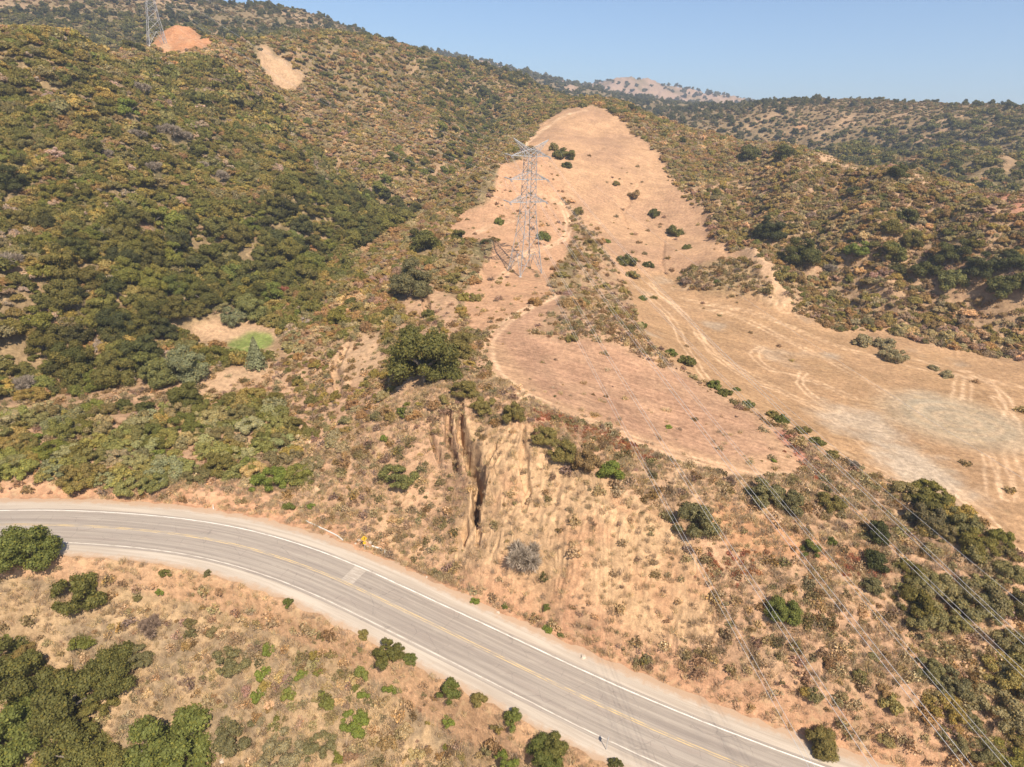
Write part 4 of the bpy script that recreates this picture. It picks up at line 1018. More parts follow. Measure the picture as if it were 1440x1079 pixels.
def add(xs, ys, wlo, whi, cls, names, skew=1.6):
    if len(xs) == 0: return
    w = wlo + (whi - wlo) * RG.uniform(0, 1, len(xs)) ** skew
    B = np.array([T[n_] for n_ in names]); pick = RG.integers(0, len(names), len(xs))
    # neighbours tend to be of one kind
    cl = (fb(xs, ys, 16, 301) * 1.4 + .5) * len(names); pick = np.where(RG.uniform(0, 1, len(xs)) < .45, np.clip(cl, 0, len(names) - 1).astype(int), pick)
    t = B[pick] * np.array([1.06, 1, .95]) * (1.36 if cls == 'shrub' else 1.34 if cls == 'oak' else 1.05) * RG.uniform(.78, 1.25, (len(xs), 1)) * np.stack([RG.uniform(.93, 1.1, len(xs)), np.ones(len(xs)), RG.uniform(.85, 1.15, len(xs))], 1)
    for i in range(len(xs)): SPOTS.append((xs[i], ys[i], w[i], cls, t[i]))
# woods of the valley
xs, ys = scatter(5.2, 90, 340, lambda x, y: in_poly(x, y, Q_WOOD) * .97, seed=21); k = clear_used(xs, ys) & ~inany(xs, ys, BARES); add(xs[k], ys[k], 5.5, 11, 'oak', ['oak', 'oak2', 'oak', 'deep', 'oak2', 'green'], 1)
xs, ys = scatter(7.0, 200, 700, lambda x, y: in_poly(x, y, Q_RAV) * .7, seed=22); add(xs, ys, 4, 8.5, 'oak', ['oak2', 'oak', 'green'], 1)
xs, ys = scatter(4.3, 30, 130, lambda x, y: in_poly(x, y, Q_LOWL) * .97, seed=23); k = clear_used(xs, ys, .7); add(xs[k], ys[k], 6.5, 10, 'oak', ['oak2', 'green', 'oak2'], 1)
xs, ys = scatter(15, 150, 460, lambda x, y: .30 * (x < -20) * ~in_poly(x, y, Q_WOOD) + .12 * (x > 60), seed=24); k = clear_used(xs, ys) & ~inany(xs, ys, BARES); add(xs[k], ys[k], 5, 8.5, 'oak', ['oak', 'oak2', 'deep', 'green'], 1.2)
xs, ys = scatter(8, 200, 330, lambda x, y: in_poly(x, y, Q_RSLOPE) * .8, seed=25); k = clear_used(xs, ys); add(xs[k], ys[k], 5, 9, 'oak', ['oak', 'deep', 'oak2'], 1.2)
xs, ys = scatter(3.0, 30, 130, lambda x, y: in_poly(x, y, Q_LOWL) * .8, seed=34); add(xs, ys, 2.5, 5, 'shrub', ['oak2', 'olive', 'green'], 1)
# willows and coyote brush near the road on the left
xs, ys = scatter(2.6, 80, 170, lambda x, y: in_poly(x, y, Q_WILL) * (fb(x, y, 9, 302) > -.22) * .97, seed=26); k = clear_used(xs, ys) & ~inany(xs, ys, BARES + [R_PALE2]); add(xs[k], ys[k], 3.4, 7, 'shrub', ['willow', 'willow', 'silver', 'oak2', 'olive', 'willow', 'greyol', 'sage', 'green'], 1.2)
xs, ys = scatter(3.3, 45, 130, lambda x, y: in_poly(x, y, Q_LOWR) * .9, seed=27); k = clear_used(xs, ys); add(xs[k], ys[k], 3.2, 7.5, 'shrub', ['greyol', 'oak2', 'greyol', 'greyol', 'olive'], 1.2)
xs, ys = scatter(2.4, 40, 110, lambda x, y: (in_poly(x, y, Q_NEARR) * .6), seed=28); k = clear_used(xs, ys); add(xs[k], ys[k], 1.2, 3.6, 'shrub', ['olive', 'greyol', 'brown', 'sage', 'olive'])
Q_BELOW = wpoly([(300,960),(420,930),(500,905),(600,960),(700,1010),(860,1079),(860,1200),(300,1200),(310,1040)])
xs, ys = scatter(1.7, 25, 90, lambda x, y: in_poly(x, y, Q_BELOW) * (.25 + .75 * (fb(x, y, 4, 310) > -.1)), seed=29); k = clear_used(xs, ys, .8); add(xs[k], ys[k], .9, 2.6, 'shrub', ['sage', 'brown', 'greyol', 'olive', 'tan', 'sage', 'purple', 'green'], 1.6)
Q_BEND = wpoly([(70,800),(250,800),(420,860),(520,900),(400,930),(300,960),(310,1060),(180,1079),(200,930),(100,880)])
xs, ys = scatter(2.2, 25, 130, lambda x, y: in_poly(x, y, Q_BEND) * .75 * (fb(x, y, 5, 311) > -.25), seed=30); k = clear_used(xs, ys, .9); add(xs[k], ys[k], .8, 2.4, 'shrub', ['sage', 'brown', 'greyol', 'tan', 'purple', 'olive'], 1.6)
# chaparral of the hillsides
Q_GREEN = wpoly([(-300,700),(-300,60),(0,62),(200,80),(290,84),(350,125),(400,165),(450,215),(500,255),(555,290),(470,400),(300,600)])
def chap(x, y):
    r_ = np.hypot(x, y); b = inany(x, y, BARES + [Q_WILL]) | ~off_paths(x, y)
    left = (x < 25) | (r_ > 330)
    d = np.where(left, 1.0, .78) * (r_ > 150) * ~b; d = np.where(in_poly(x, y, R_BROWN), d * .97, d)
    d = d * np.where(in_poly(x, y, Q_WOOD), .35, 1)
    d = d * (fb(x, y, 12, 303) > np.where(left, -.75, -.6))
    az = np.degrees(np.arctan2(x, y)); d = np.where((x > -30) & (r_ < 215) & (x < 90), d * .3, d); d = np.where((az > -4) & (az < 11) & (r_ < 335), d * .32, d)
    d = np.where(in_poly(x, y, R_MOUND), .12, d)
    return d
left_t = ['olive', 'oak2', 'oak', 'olive', 'brown', 'greyol', 'oak2', 'olive']; right_t = ['olive', 'brown', 'sage', 'olive', 'greyol', 'oak2', 'brown']
xs, ys = scatter(5.6, 150, 420, lambda x, y: chap(x, y) * in_poly(x, y, Q_GREEN) * .85, seed=35); k = clear_used(xs, ys); add(xs[k], ys[k], 4.5, 10, 'shrub', ['oak2', 'olive', 'oak', 'greyol', 'oak2'], 1.3)
xs, ys = scatter(1.9, 150, 420, chap, seed=31); k = clear_used(xs, ys)
xs = xs[k]; ys = ys[k]
az_ = np.arctan2(xs, ys); green_side = in_poly(xs + 14 * fb(xs, ys, 30, 304), ys, Q_GREEN) 
add(xs[green_side], ys[green_side], 2.4, 6.4, 'shrub', ['olive', 'oak2', 'oak', 'oak2', 'greyol', 'oak', 'brown', 'olive', 'oak2', 'grey', 'green', 'olive', 'olive', 'oak2'])
add(xs[~green_side], ys[~green_side], 2.0, 5.2, 'shrub', right_t + ['olive', 'brown', 'purple', 'brown', 'sage', 'sage', 'olive', 'tan'])
CR_AZ = [-60, -38, -30, -25, -20, -15, -11, -6, -2, 2, 12, 20, 60]; CR_R = [290, 312, 378, 395, 452, 500, 555, 610, 665, 640, 450, 400, 330]
def beyond(x, y): return np.hypot(x, y) > np.interp(np.degrees(np.arctan2(x, y)), CR_AZ, CR_R) * 1.05
k = np.array([not b_ for b_ in beyond(np.array([q[0] for q in SPOTS]), np.array([q[1] for q in SPOTS]))]); SPOTS = [q for q, kk in zip(SPOTS, k) if kk or q[3] == 'oak']
xs, ys = scatter(4.6, 300, 620, lambda x, y: beyond(x, y) * off_paths(x, y) * ~inany(x, y, [R_HILLO, R_BARE]) * np.where(fb(x, y, 30, 314) > -.12, .95, .35), seed=36); add(xs, ys, 4, 9, 'shrub', ['deep', 'oak', 'oak', 'greyol', 'oak2'], 1)
xs, ys = scatter(3.0, 300, 560, lambda x, y: beyond(x, y) * off_paths(x, y) * ~inany(x, y, [R_HILLO, R_BARE]) * .6, seed=37); add(xs, ys, 1.8, 4, 'shrub', ['brown', 'brown', 'olive', 'greyol'], 1)
xs, ys = scatter(3.2, 420, 720, lambda x, y: chap(x, y) * ~beyond(x, y), seed=32); az_ = np.arctan2(xs, ys); add(xs, ys, 2.8, 7, 'shrub', ['olive', 'brown', 'oak2', 'oak', 'olive', 'brown', 'greyol'])
# spur flanks and the mound
xs, ys = scatter(2.0, 80, 330, lambda x, y: in_poly(x, y, Q_FLANK) * (fb(x, y, 8, 305) > -.3) * .85, seed=33); k = clear_used(xs, ys) & ~inany(xs, ys, [R_SPURCLIFF, R_PALE, R_CLIFF, R_TOWER]); add(xs[k], ys[k], 1.1, 4.0, 'shrub', ['olive', 'olive', 'sage', 'brown', 'oak2', 'greyol'], 1.8)
# sagebrush and buckwheat tufts, thick on the dry slopes and thin on the bare ones
def sage(x, y):
    r_ = np.hypot(x, y); d = np.full(len(x), .8)
    d = d * (.35 + .9 * sstep(-.35, .3, fb(x, y, 5, 306)))
    d = np.where(inany(x, y, [R_TERR]), .015, d); d = np.where(in_poly(x, y, R_BARE), .018 * (1 - .85 * (gz(x, y) < 21)), d)
    d = np.where(in_poly(x, y, R_TOWER), .10, d); d = np.where(in_poly(x, y, R_CLIFF), .15, d); d = np.where(inany(x, y, [R_CLEAR, R_GREEN, R_CLEAR2]), .05, d)
    d = np.where(inany(x, y, [R_MOUND, R_RIB]), .95, d); d = np.where(in_poly(x, y, R_RED), .45, d); d = np.where(in_poly(x, y, R_ORANGE), .22, d); d = np.where(inany(x, y, [R_SPURCLIFF, R_PALE, R_PALE2]), .2, d)
    d = np.where(in_poly(x, y, Q_WILL), .5, d)
    return d
xs, ys = scatter(1.0, 30, 150, sage, seed=41); k = clear_used(xs, ys, .7)
add(xs[k], ys[k], .45, 2.1, 'sage', ['sage', 'tan', 'purple', 'sage', 'tan', 'brown', 'tan', 'purple', 'brown', 'sage', 'greyol'], 1.7)
xs, ys = scatter(1.5, 150, 290, lambda x, y: sage(x, y) * (x > 40) * .8, seed=43); add(xs, ys, 1.0, 2.8, 'sage', ['sage', 'purple', 'brown', 'olive', 'sage', 'greyol', 'brown'], 1.4)
xs, ys = scatter(1.9, 150, 340, sage, seed=42); k = clear_used(xs, ys, .7) & ((xs > -60) | (RG.uniform(0, 1, len(xs)) < .3)); add(xs[k], ys[k], .8, 2.4, 'sage', ['sage', 'tan', 'purple', 'brown', 'olive', 'sage', 'tan'], 1.6)
# extra reddish brown plants high on the cut bank and along the red weeds
for pts, n_, nm in (([(762,583),(820,600),(870,622),(905,640)], 260, ['red', 'red', 'rust']), ([(1105,612),(1135,640),(1150,668)], 120, ['red', 'purple']), ([(1180,790),(1240,810)], 60, ['red', 'rust']), ([(1000,800),(1060,790)], 40, ['red', 'rust'])):
    P = catmull(np.array([at(a, b) for a, b in pts]), .5); idx = RG.integers(0, len(P), n_); add(P[idx, 0] + RG.normal(0, 1.3, n_), P[idx, 1] + RG.normal(0, 1.1, n_), .4, 1.1, 'sage', nm, 1.5)
# straw grass close to the road
def grass(x, y):
    d = np.full(len(x), .8) * (.3 + .9 * sstep(-.3, .3, fb(x, y, 3, 307))); d = np.where(inany(x, y, [R_TERR, R_BARE, R_TOWER]), .02, d); d = np.where(in_poly(x, y, R_CLIFF), .25, d)
    return d
xs, ys = scatter(.55, 30, 108, grass, seed=51, road_gap=7.6); GR = (xs, ys)

# the largest ones stand as things of their own, the rest is ground cover
SP = SPOTS
X_ = np.array([s[0] for s in SP]); Y_ = np.array([s[1] for s in SP]); W_ = np.array([s[2] for s in SP]); K_ = np.array([s[3] for s in SP]); T_ = np.array([s[4] for s in SP]); Z_ = gz(X_, Y_)
pxx, pyy, dep = project(np.stack([X_, Y_, Z_ + W_ * .3], 1)); AW = W_ / dep * FPX
inf = (pxx > -10) & (pxx < W0 + 10) & (pyy > -10) & (pyy < H0 + 10)
# visibility: march a short line of sight over the ground
def visible(X, Y, Z):
    ok = np.ones(len(X), bool); P = np.stack([X, Y, Z], 1)
    for t in np.linspace(.35, .985, 42):
        q = CP + (P - CP) * t; ok &= gz(q[:, 0], q[:, 1]) < q[:, 2] + .5
    return ok
VIS = inf & visible(X_, Y_, Z_ + W_ * .6)
LAND = [('the near pylon',740,300),('the deep gullies',668,660),('the largest spur oak',598,498),('the dull spur oak',578,392),('the spur crest oak',597,333),('the green valley grass',350,485),
 ('the rust red dead tree',393,407),('the silvery valley willow',262,508),('the lone bend oak',40,762),('the huge bottom bush',243,1018),('the yellow warning sign',514,760),('the edge on road sign',853,1050),
 ('the rim thicket',805,630),('the grey bank shrub',735,774),('the scrubby mound',860,450),('the bare summit',820,155),('the wide dark oak',1125,352),('the bright right oak',1205,347),('the grove behind the flat',1360,375),
 ('the low mound on the flat',1240,485),('the terrace end shrubs',1090,696),('the dark tree column',1230,785),('the bush under the wires',1100,850),('the yellow green roadside bush',1155,1035),('the lower right corner',1430,1060),
 ('the right photo edge',1435,880),('the crest path oak',1262,240),('the bright hillside oak',183,150),('the pale scar',395,95),('the grey shrub group',225,190),('the distant pylon',222,60),('the dark left edge oak',14,248),
 ('the left photo edge',5,430),('the bright roadside shrub',380,672),('the pale valley clearing',320,540),('the roadside willow scrub',120,640),('the ravine oaks',685,135),('the long olive bush',110,832),('the bottom left corner',20,1060),
 ('the bright bush line',370,945),('the dark roadside bush',545,914),('the three shoulder bushes',675,985),('the small far scar',485,180),('the valley path',200,600),('the valley head',560,300),('the pale roadside soil',330,700),
 ('the rocky rib',1040,380),('the orange bare soil',1080,745),('the dark bank ledge',800,895),('the middle ridge oaks',1075,213),('the pale slope shrub',560,666),('the hill below the skyline',330,150),('the middle hillside',120,300),('the valley wood centre',200,420)]
ORD = ['nearest', 'second nearest', 'third nearest', 'fourth nearest', 'fifth nearest', 'sixth nearest', 'seventh nearest', 'eighth nearest', 'ninth nearest', 'tenth nearest'] + [f'{a_}th nearest' for a_ in ('eleven', 'twelf', 'thirteen', 'fourteen', 'fifteen', 'sixteen', 'seventeen', 'eighteen', 'nineteen', 'twentie')] + [f'twenty {a_} nearest' for a_ in ('first', 'second', 'third', 'fourth', 'fifth', 'sixth', 'seventh', 'eighth', 'ninth')]
chosen = np.zeros(len(X_), bool); PICKS = []
n_hand = {'oak': sum(h[3] == 'oak' for h in HAND), 'shrub': sum(h[3] == 'shrub' for h in HAND), 'sage': 0}
for cls, cat in (('oak', 'tree'), ('shrub', 'shrub'), ('sage', 'sagebrush')):
    k = np.where((K_ == cls) & VIS)[0]; k = k[np.argsort(-AW[k])][:300 - n_hand[cls]]; chosen[k] = True
    for i in k:
        t = T_[i]; lum = t @ [.3, .6, .1]
        if cls == 'sage': tone = 'straw coloured' if lum > .27 else ('reddish' if t[0] > 2 * t[1] else ('brown' if t[0] > t[1] * 1.3 else 'grey green'))
        else: tone = 'dry brown' if t[0] > t[1] * 1.33 else ('dark green' if lum < .1 else ('fresh green' if t[1] > t[0] * 1.08 else 'olive green'))
        ld = min(LAND, key=lambda l: math.hypot(l[1] - pxx[i], l[2] - pyy[i])); dx = pxx[i] - ld[1]; dy = pyy[i] - ld[2]
        way = ['right of', 'down and right from', 'below', 'down and left from', 'left of', 'up and left from', 'above', 'up and right from'][int(round(math.atan2(dy, dx) / (math.pi / 4))) % 8]
        PICKS.append(((ld[0], way, tone, cls), math.hypot(dx, dy), i, cat))
PICKS.sort(key=lambda q: (q[0], q[1])); cnt = {}
for key, dist_, i, cat in PICKS:
    c_ = cnt.get(key, 0); cnt[key] = c_ + 1; noun = {'oak': 'oak', 'shrub': 'shrub', 'sage': 'sagebrush tuft'}[key[3]]
    plant_obj(key[3], float(X_[i]), float(Y_[i]), float(W_[i]), T_[i], f'{key[2]} {noun}, {ORD[min(c_, len(ORD) - 1)]} {key[1]} {key[0]}', cat=cat,
              group={'oak': 'oaks of the woods and ravines', 'shrub': 'shrubs of the dense scrub', 'sage': 'sagebrush tufts on the dry slopes'}[key[3]], depth=dep[i])

# ---- ground cover objects: points that instance the shared shapes
PROTO = {}
def proto_col(name, meshes):
    c_ = bpy.data.collections.new(name)
    for i, me in enumerate(meshes):
        o = bpy.data.objects.new(f'{name}_{i:02d}', me); c_.objects.link(o)
    return c_
def cover(name, label, X, Y, W, TT, meshes, sink=.05):
    n = len(X)
    if n == 0: return
    me = bpy.data.meshes.new(name); me.vertices.add(n); Z = gz(X, Y) - sink * W
    me.vertices.foreach_set('co', np.stack([X, Y, Z], 1).astype(np.float32).ravel())
    a = me.attributes.new('size', 'FLOAT_VECTOR', 'POINT'); sz = np.stack([W * RG.uniform(.85, 1.15, n), W * RG.uniform(.85, 1.15, n), W * RG.uniform(.8, 1.2, n)], 1); a.data.foreach_set('vector', sz.astype(np.float32).ravel())
    a = me.attributes.new('turn', 'FLOAT_VECTOR', 'POINT'); tr = np.stack([RG.normal(0, .08, n), RG.normal(0, .08, n), RG.uniform(0, 6.28, n)], 1); a.data.foreach_set('vector', tr.astype(np.float32).ravel())
    a = me.attributes.new('pick', 'INT', 'POINT'); a.data.foreach_set('value', RG.integers(0, len(meshes), n).astype(np.int32))
    a = me.attributes.new('tint', 'FLOAT_COLOR', 'POINT'); a.data.foreach_set('color', np.c_[TT, np.ones(n)].astype(np.float32).ravel())
    o = obj(name, me, kind='stuff', label=label)
    ng = bpy.data.node_groups.new(name, 'GeometryNodeTree')
    ng.interface.new_socket('Geometry', in_out='INPUT', socket_type='NodeSocketGeometry'); ng.interface.new_socket('Geometry', in_out='OUTPUT', socket_type='NodeSocketGeometry')
    gi = ng.nodes.new('NodeGroupInput'); go = ng.nodes.new('NodeGroupOutput')
    ci = ng.nodes.new('GeometryNodeCollectionInfo'); ci.inputs[0].default_value = proto_col(name + '_shapes', meshes); ci.inputs[1].default_value = True; ci.inputs[2].default_value = True
    ip = ng.nodes.new('GeometryNodeInstanceOnPoints'); ip.inputs['Pick Instance'].default_value = True
    def attr(nm, ty):
        a_ = ng.nodes.new('GeometryNodeInputNamedAttribute'); a_.data_type = ty; a_.inputs[0].default_value = nm; return a_.outputs[0]
    ng.links.new(gi.outputs[0], ip.inputs['Points']); ng.links.new(ci.outputs[0], ip.inputs['Instance'])
    ng.links.new(attr('pick', 'INT'), ip.inputs['Instance Index'])
    er = ng.nodes.new('FunctionNodeEulerToRotation'); ng.links.new(attr('turn', 'FLOAT_VECTOR'), er.inputs[0]); ng.links.new(er.outputs[0], ip.inputs['Rotation'])
    ng.links.new(attr('size', 'FLOAT_VECTOR'), ip.inputs['Scale']); ng.links.new(ip.outputs[0], go.inputs[0])
    md = o.modifiers.new('scatter', 'NODES'); md.node_group = ng
    return o
keep = ~chosen
aw = AW
k = keep & (K_ == 'oak'); cover('valley_wood', 'remaining oaks of the valley and ravines', X_[k], Y_[k], W_[k], T_[k], OAKLO if k.sum() == 0 else OAK)
k = keep & (K_ == 'shrub') & (np.hypot(X_, Y_) < 300); cover('near_scrub', 'mixed scrub around the road and spur', X_[k], Y_[k], W_[k], T_[k], SHR)
k = keep & (K_ == 'shrub') & (np.hypot(X_, Y_) >= 300); cover('chaparral', 'dense olive and brown chaparral covering the hillsides', X_[k], Y_[k], W_[k], T_[k], SHRLO + TWIGLO)
k = keep & (K_ == 'sage'); cover('sagebrush_cover', 'low dry sagebrush and buckwheat tufts', X_[k], Y_[k], W_[k], T_[k], TUFT)
xs, ys = GR; n_ = len(xs); tg = np.array([T['tan'], (.42, .32, .18), (.38, .27, .17), (.30, .22, .15)])[RG.integers(0, 4, n_)] * RG.uniform(.8, 1.2, (n_, 1))
cover('dry_grass', 'straw coloured dry grass on the slopes by the road', xs, ys, RG.uniform(.4, 1.1, n_), tg, GRASS, .02)
# far country: crowns grow with distance only in spacing, their real size stays 5 to 11 m
def farw(x, y): 
    r_ = np.hypot(x, y); return ~inany(x, y, [R_HILLO]) * np.where((np.arctan2(x, y) > math.radians(24)) & (fb(x, y, 45, 312) < .16), .10, 1) * off_paths(x, y) * np.where(fb(x, y, 60, 308) + .8 * fb(x, y, 14, 309) > -.05, .8, .12)
x1, y1 = scatter(7.5, 560, 1150, farw, az=50, seed=61); w1 = RG.uniform(4, 8.5, len(x1))
x2, y2 = scatter(15, 1150, 2400, lambda x, y: farw(x, y) * np.where(np.hypot(x, y) > 1300, .45, 1), az=50, seed=62); w2 = RG.uniform(8, 15, len(x2))
xf = np.r_[x1, x2]; yf = np.r_[y1, y2]; wf = np.r_[w1, w2]
x3, y3 = scatter(3.8, 560, 900, lambda x, y: np.where(x > .36 * np.hypot(x, y), .95, .62) * off_paths(x, y) * ~inany(x, y, [R_HILLO]), az=50, seed=63)
tf = np.array([T['oak'], T['oak2'], T['deep'], T['greyol']])[RG.integers(0, 4, len(xf))] * RG.uniform(.8, 1.2, (len(xf), 1))
cover('distant_wood', 'scattered oaks and scrub on the distant hills', xf, yf, wf, tf, OAKLO)
t3 = np.array([T['olive'], T['brown'], T['greyol'], T['brown']])[RG.integers(0, 4, len(x3))] * RG.uniform(.8, 1.2, (len(x3), 1))
cover('distant_scrub', 'brown scrub on the distant hills', x3, y3, RG.uniform(2, 4.5, len(x3)), t3, SHRLO)
print('COUNTS', {c: int((K_ == c).sum()) for c in ('oak', 'shrub', 'sage')}, 'grass', n_, 'far', len(xf), len(x3), 'chosen', int(chosen.sum()))
# ============================================================ pylons, wires, signs
MAT_STEEL, nt, bs = mat_new('galvanised_steel'); bs.inputs['Metallic'].default_value = .15; bs.inputs['Roughness'].default_value = .55
g_ = N(nt, 'ShaderNodeNewGeometry'); nt.links.new(mixc(nt, noise(nt, g_.outputs['Position'], 2.5, 3, .6), (.19, .185, .18), (.46, .455, .45)), bs.inputs['Base Color'])
MAT_WIRE, nt, bs = mat_new('aluminium_conductor'); bs.inputs['Base Color'].default_value = (.50, .48, .46, 1); bs.inputs['Roughness'].default_value = .5
MAT_INS, nt, bs = mat_new('porcelain'); bs.inputs['Base Color'].default_value = (.30, .28, .27, 1); bs.inputs['Roughness'].default_value = .35
def simple(name, col, rough=.6):
    m_, nt, bs = mat_new(name); g_ = N(nt, 'ShaderNodeNewGeometry'); c = tuple(col)
    nt.links.new(mixc(nt, noise(nt, g_.outputs['Position'], 9, 4, .7), tuple(k * .82 for k in c), tuple(min(1, k * 1.12) for k in c)), bs.inputs['Base Color']); bs.inputs['Roughness'].default_value = rough; return m_
def beams(name, segs, mat, parent, sides=4, **kw):
    """straight steel members: (p, q, radius) each a closed prism; joined into one part"""
    V = []; F = []
    for p, q, w in segs:
        p = np.array(p, float); q = np.array(q, float); ax = q - p; L = np.linalg.norm(ax)
        if L < 1e-6: continue
        ax /= L; x = np.cross(ax, [.31, .17, .93]); x /= np.linalg.norm(x); y = np.cross(ax, x); o = len(V)
        for c in (p, q):
            for s in range(sides):
                a = 2 * math.pi * (s + .5) / sides; V.append(tuple(c + w * (x * math.cos(a) + y * math.sin(a))))
        for s in range(sides):
            s2 = (s + 1) % sides; F.append((o + s, o + s2, o + sides + s2, o + sides + s))
        F.append(tuple(o + s for s in reversed(range(sides)))); F.append(tuple(o + sides + s for s in range(sides)))
    me = bpy.data.meshes.new(name); me.from_pydata(V, [], F); me.materials.append(mat); return obj(name, me, parent, **kw)
PH = 40.0
def hw(z):   # half width of the lattice body at height z
    return float(np.interp(z, [0, 12, 20, 37], [4.1, 2.5, 1.75, 1.35]))
ARM_Z = (22.0, 28.6, 35.2); ARM_L = 6.5
def pylon(name, label):
    e = bpy.data.objects.new(name, None); COL.objects.link(e); e['label'] = label; e['category'] = 'pylon'; e['group'] = 'lattice pylons of the same power line'
    cs = [(-1, -1), (1, -1), (1, 1), (-1, 1)]; P = lambda c, z: (c[0] * hw(z), c[1] * hw(z), z)
    lev = [0, 6.5, 12, 16, 19, 22, 24.2, 26.4, 28.6, 30.8, 33, 35.2, 37]
    for c in cs:
        beams('leg', [(P(c, a if a else -1.0), P(c, b), .13 if a < 19 else .10) for a, b in zip(lev[:-1], lev[1:])], MAT_STEEL, e)
    for i in range(4):
        c, d = cs[i], cs[(i + 1) % 4]; S_ = []
        for k, (a, b) in enumerate(zip(lev[:-1], lev[1:])):
            if a == 0:
                mid = tuple((np.array(P(c, b)) + np.array(P(d, b))) / 2); S_ += [(P(c, 0), mid, .09), (P(d, 0), mid, .09)]
                for cc in (c, d):
                    q = (np.array(P(cc, 0)) + np.array(mid)) / 2; S_ += [(tuple(q), P(cc, 3.4), .06), (tuple(q), P(cc, b), .06)]
            else:
                S_ += [(P(c, a), P(d, b), .055), (P(d, a), P(c, b), .055)]
            S_.append((P(c, b), P(d, b), .055))
        beams('face_bracing', S_, MAT_STEEL, e)
    for z in ARM_Z:
        for s in (-1, 1):
            tip = (s * ARM_L, 0, z); h = hw(z); up = z + 1.9; hu = hw(up); S_ = []
            lo = [(s * h, -h, z), (s * h, h, z)]; hi = [(s * hu, -hu, up), (s * hu, hu, up)]
            for p in lo: S_.append((p, tip, .1))
            for p in hi: S_.append((p, tip, .09))
            for t in (.25, .5, .75):
                f = lambda p: tuple(np.array(p) * (1 - t) + np.array(tip) * t); l = [f(p) for p in lo]; u = [f(p) for p in hi]
                S_ += [(l[0], l[1], .05), (u[0], u[1], .05), (l[0], u[0], .05), (l[1], u[1], .05)]
                t0 = t - .25; f0 = lambda p: tuple(np.array(p) * (1 - t0) + np.array(tip) * t0)
                S_ += [(f0(lo[0]), l[1], .05), (f0(hi[0]), l[0], .05), (f0(hi[1]), l[1], .05)]
            beams('crossarm', S_, MAT_STEEL, e)
    for s in (-1, 1):
        tip = (s * 6.1, 0, PH); b = 1.35; S_ = []
        q = [(s * b, -b, 37), (s * b, b, 37), (s * b * .2, -b, 37), (s * b * .2, b, 37), (s * b, -b, 35.6), (s * b, b, 35.6)]
        for p in q: S_.append((p, tip, .08))
        for t in (.3, .6):
            l = [tuple(np.array(p) * (1 - t) + np.array(tip) * t) for p in q]; S_ += [(l[0], l[1], .05), (l[2], l[3], .05), (l[0], l[2], .05), (l[1], l[3], .05), (l[4], l[5], .05), (l[0], l[4], .05)]
        beams('earth_wire_horn', S_, MAT_STEEL, e)
    for c in cs:
        p = P(c, 0); beams('footing', [((p[0], p[1], -1.6), (p[0], p[1], .15), .5)], simple('concrete', (.45, .42, .38)), e, 8)
    return e
def copy_tree(o, parent=None):
    c = o.copy(); COL.objects.link(c); c.parent = parent
    for ch in [x for x in COL.objects if x.parent == o]: copy_tree(ch, c)
    return c
pb_ = at(738, 384); TA = math.radians(30.7)
py1 = pylon('lattice_pylon', 'tall grey lattice pylon standing on the spur above the reddish terrace')
tb1 = np.array([pb_[0], pb_[1], float(gz(pb_[0], pb_[1])) - .1]); py1.location = tuple(tb1); py1.rotation_euler = (0, 0, TA)
for lz in ((-1, -1), (1, -1), (1, 1), (-1, 1)): pass
py2 = copy_tree(py1); d_ = ray(223, 75); t_ = 385 / math.hypot(d_[0], d_[1]); p2_ = CP + d_ * t_
tb2 = np.array([p2_[0], p2_[1], float(gz(p2_[0], p2_[1])) - .1]); py2.location = tuple(tb2); TB = math.radians(38); py2.rotation_euler = (0, 0, TB)
py2['label'] = 'distant lattice pylon on the left ridge in front of the orange bare hill'
def tipw(tb, ang, x, z): return tb + np.array([x * math.cos(ang), x * math.sin(ang), z])
def tube(name, pts, w, mat, parent, sides=5):
    pts = np.asarray(pts); ax = np.gradient(pts, axis=0); ax /= np.linalg.norm(ax, axis=1)[:, None]; x = np.cross(ax, [0, 0, 1.0]); x /= np.linalg.norm(x, axis=1)[:, None] + 1e-9; y = np.cross(ax, x)
    a = 2 * math.pi * np.arange(sides) / sides; V = pts[:, None] + w * (x[:, None] * np.cos(a)[None, :, None] + y[:, None] * np.sin(a)[None, :, None])
    k = np.arange(len(pts) * sides).reshape(len(pts), sides); F = np.stack([k[:-1], k[1:], np.roll(k, -1, 1)[1:], np.roll(k, -1, 1)[:-1]], -1).reshape(-1, 4)
    me = fast_mesh(name, V.reshape(-1, 3), F); me.materials.append(mat); return obj(name, me, parent)
LEVN = ['lowest', 'middle', 'top']
def power_line(curve, side, level, span, dirv):
    e = bpy.data.objects.new('power_line', None); COL.objects.link(e); e['category'] = 'power line'; e['group'] = 'twin wires strung from the pylons'
    sd_ = 'left' if side < 0 else 'right'
    e['label'] = f'twin wires from the {LEVN[level]} {sd_} crossarm of the near pylon {span}'
    n_ = np.array([-dirv[1], dirv[0], 0])
    for o in (-.23, .23): tube('conductor', curve + n_ * o, .017 if span[0] == 'd' else .009, MAT_WIRE, e)
    # strain insulators at the arm
    for o in (-.18, .18):
        A_ = curve[0] + n_ * o; B_ = curve[0] + (curve[1] - curve[0]) / np.linalg.norm(curve[1] - curve[0]) * 2.4 + n_ * o
        beams('insulator_string', [(A_ + (B_ - A_) * t / 12, A_ + (B_ - A_) * (t + .7) / 12, .13) for t in range(12)], MAT_INS, e, 6)
    return e
PHI = math.radians(170); dv = np.array([math.sin(PHI), math.cos(PHI), 0]); nv = np.array([dv[1], -dv[0], 0])
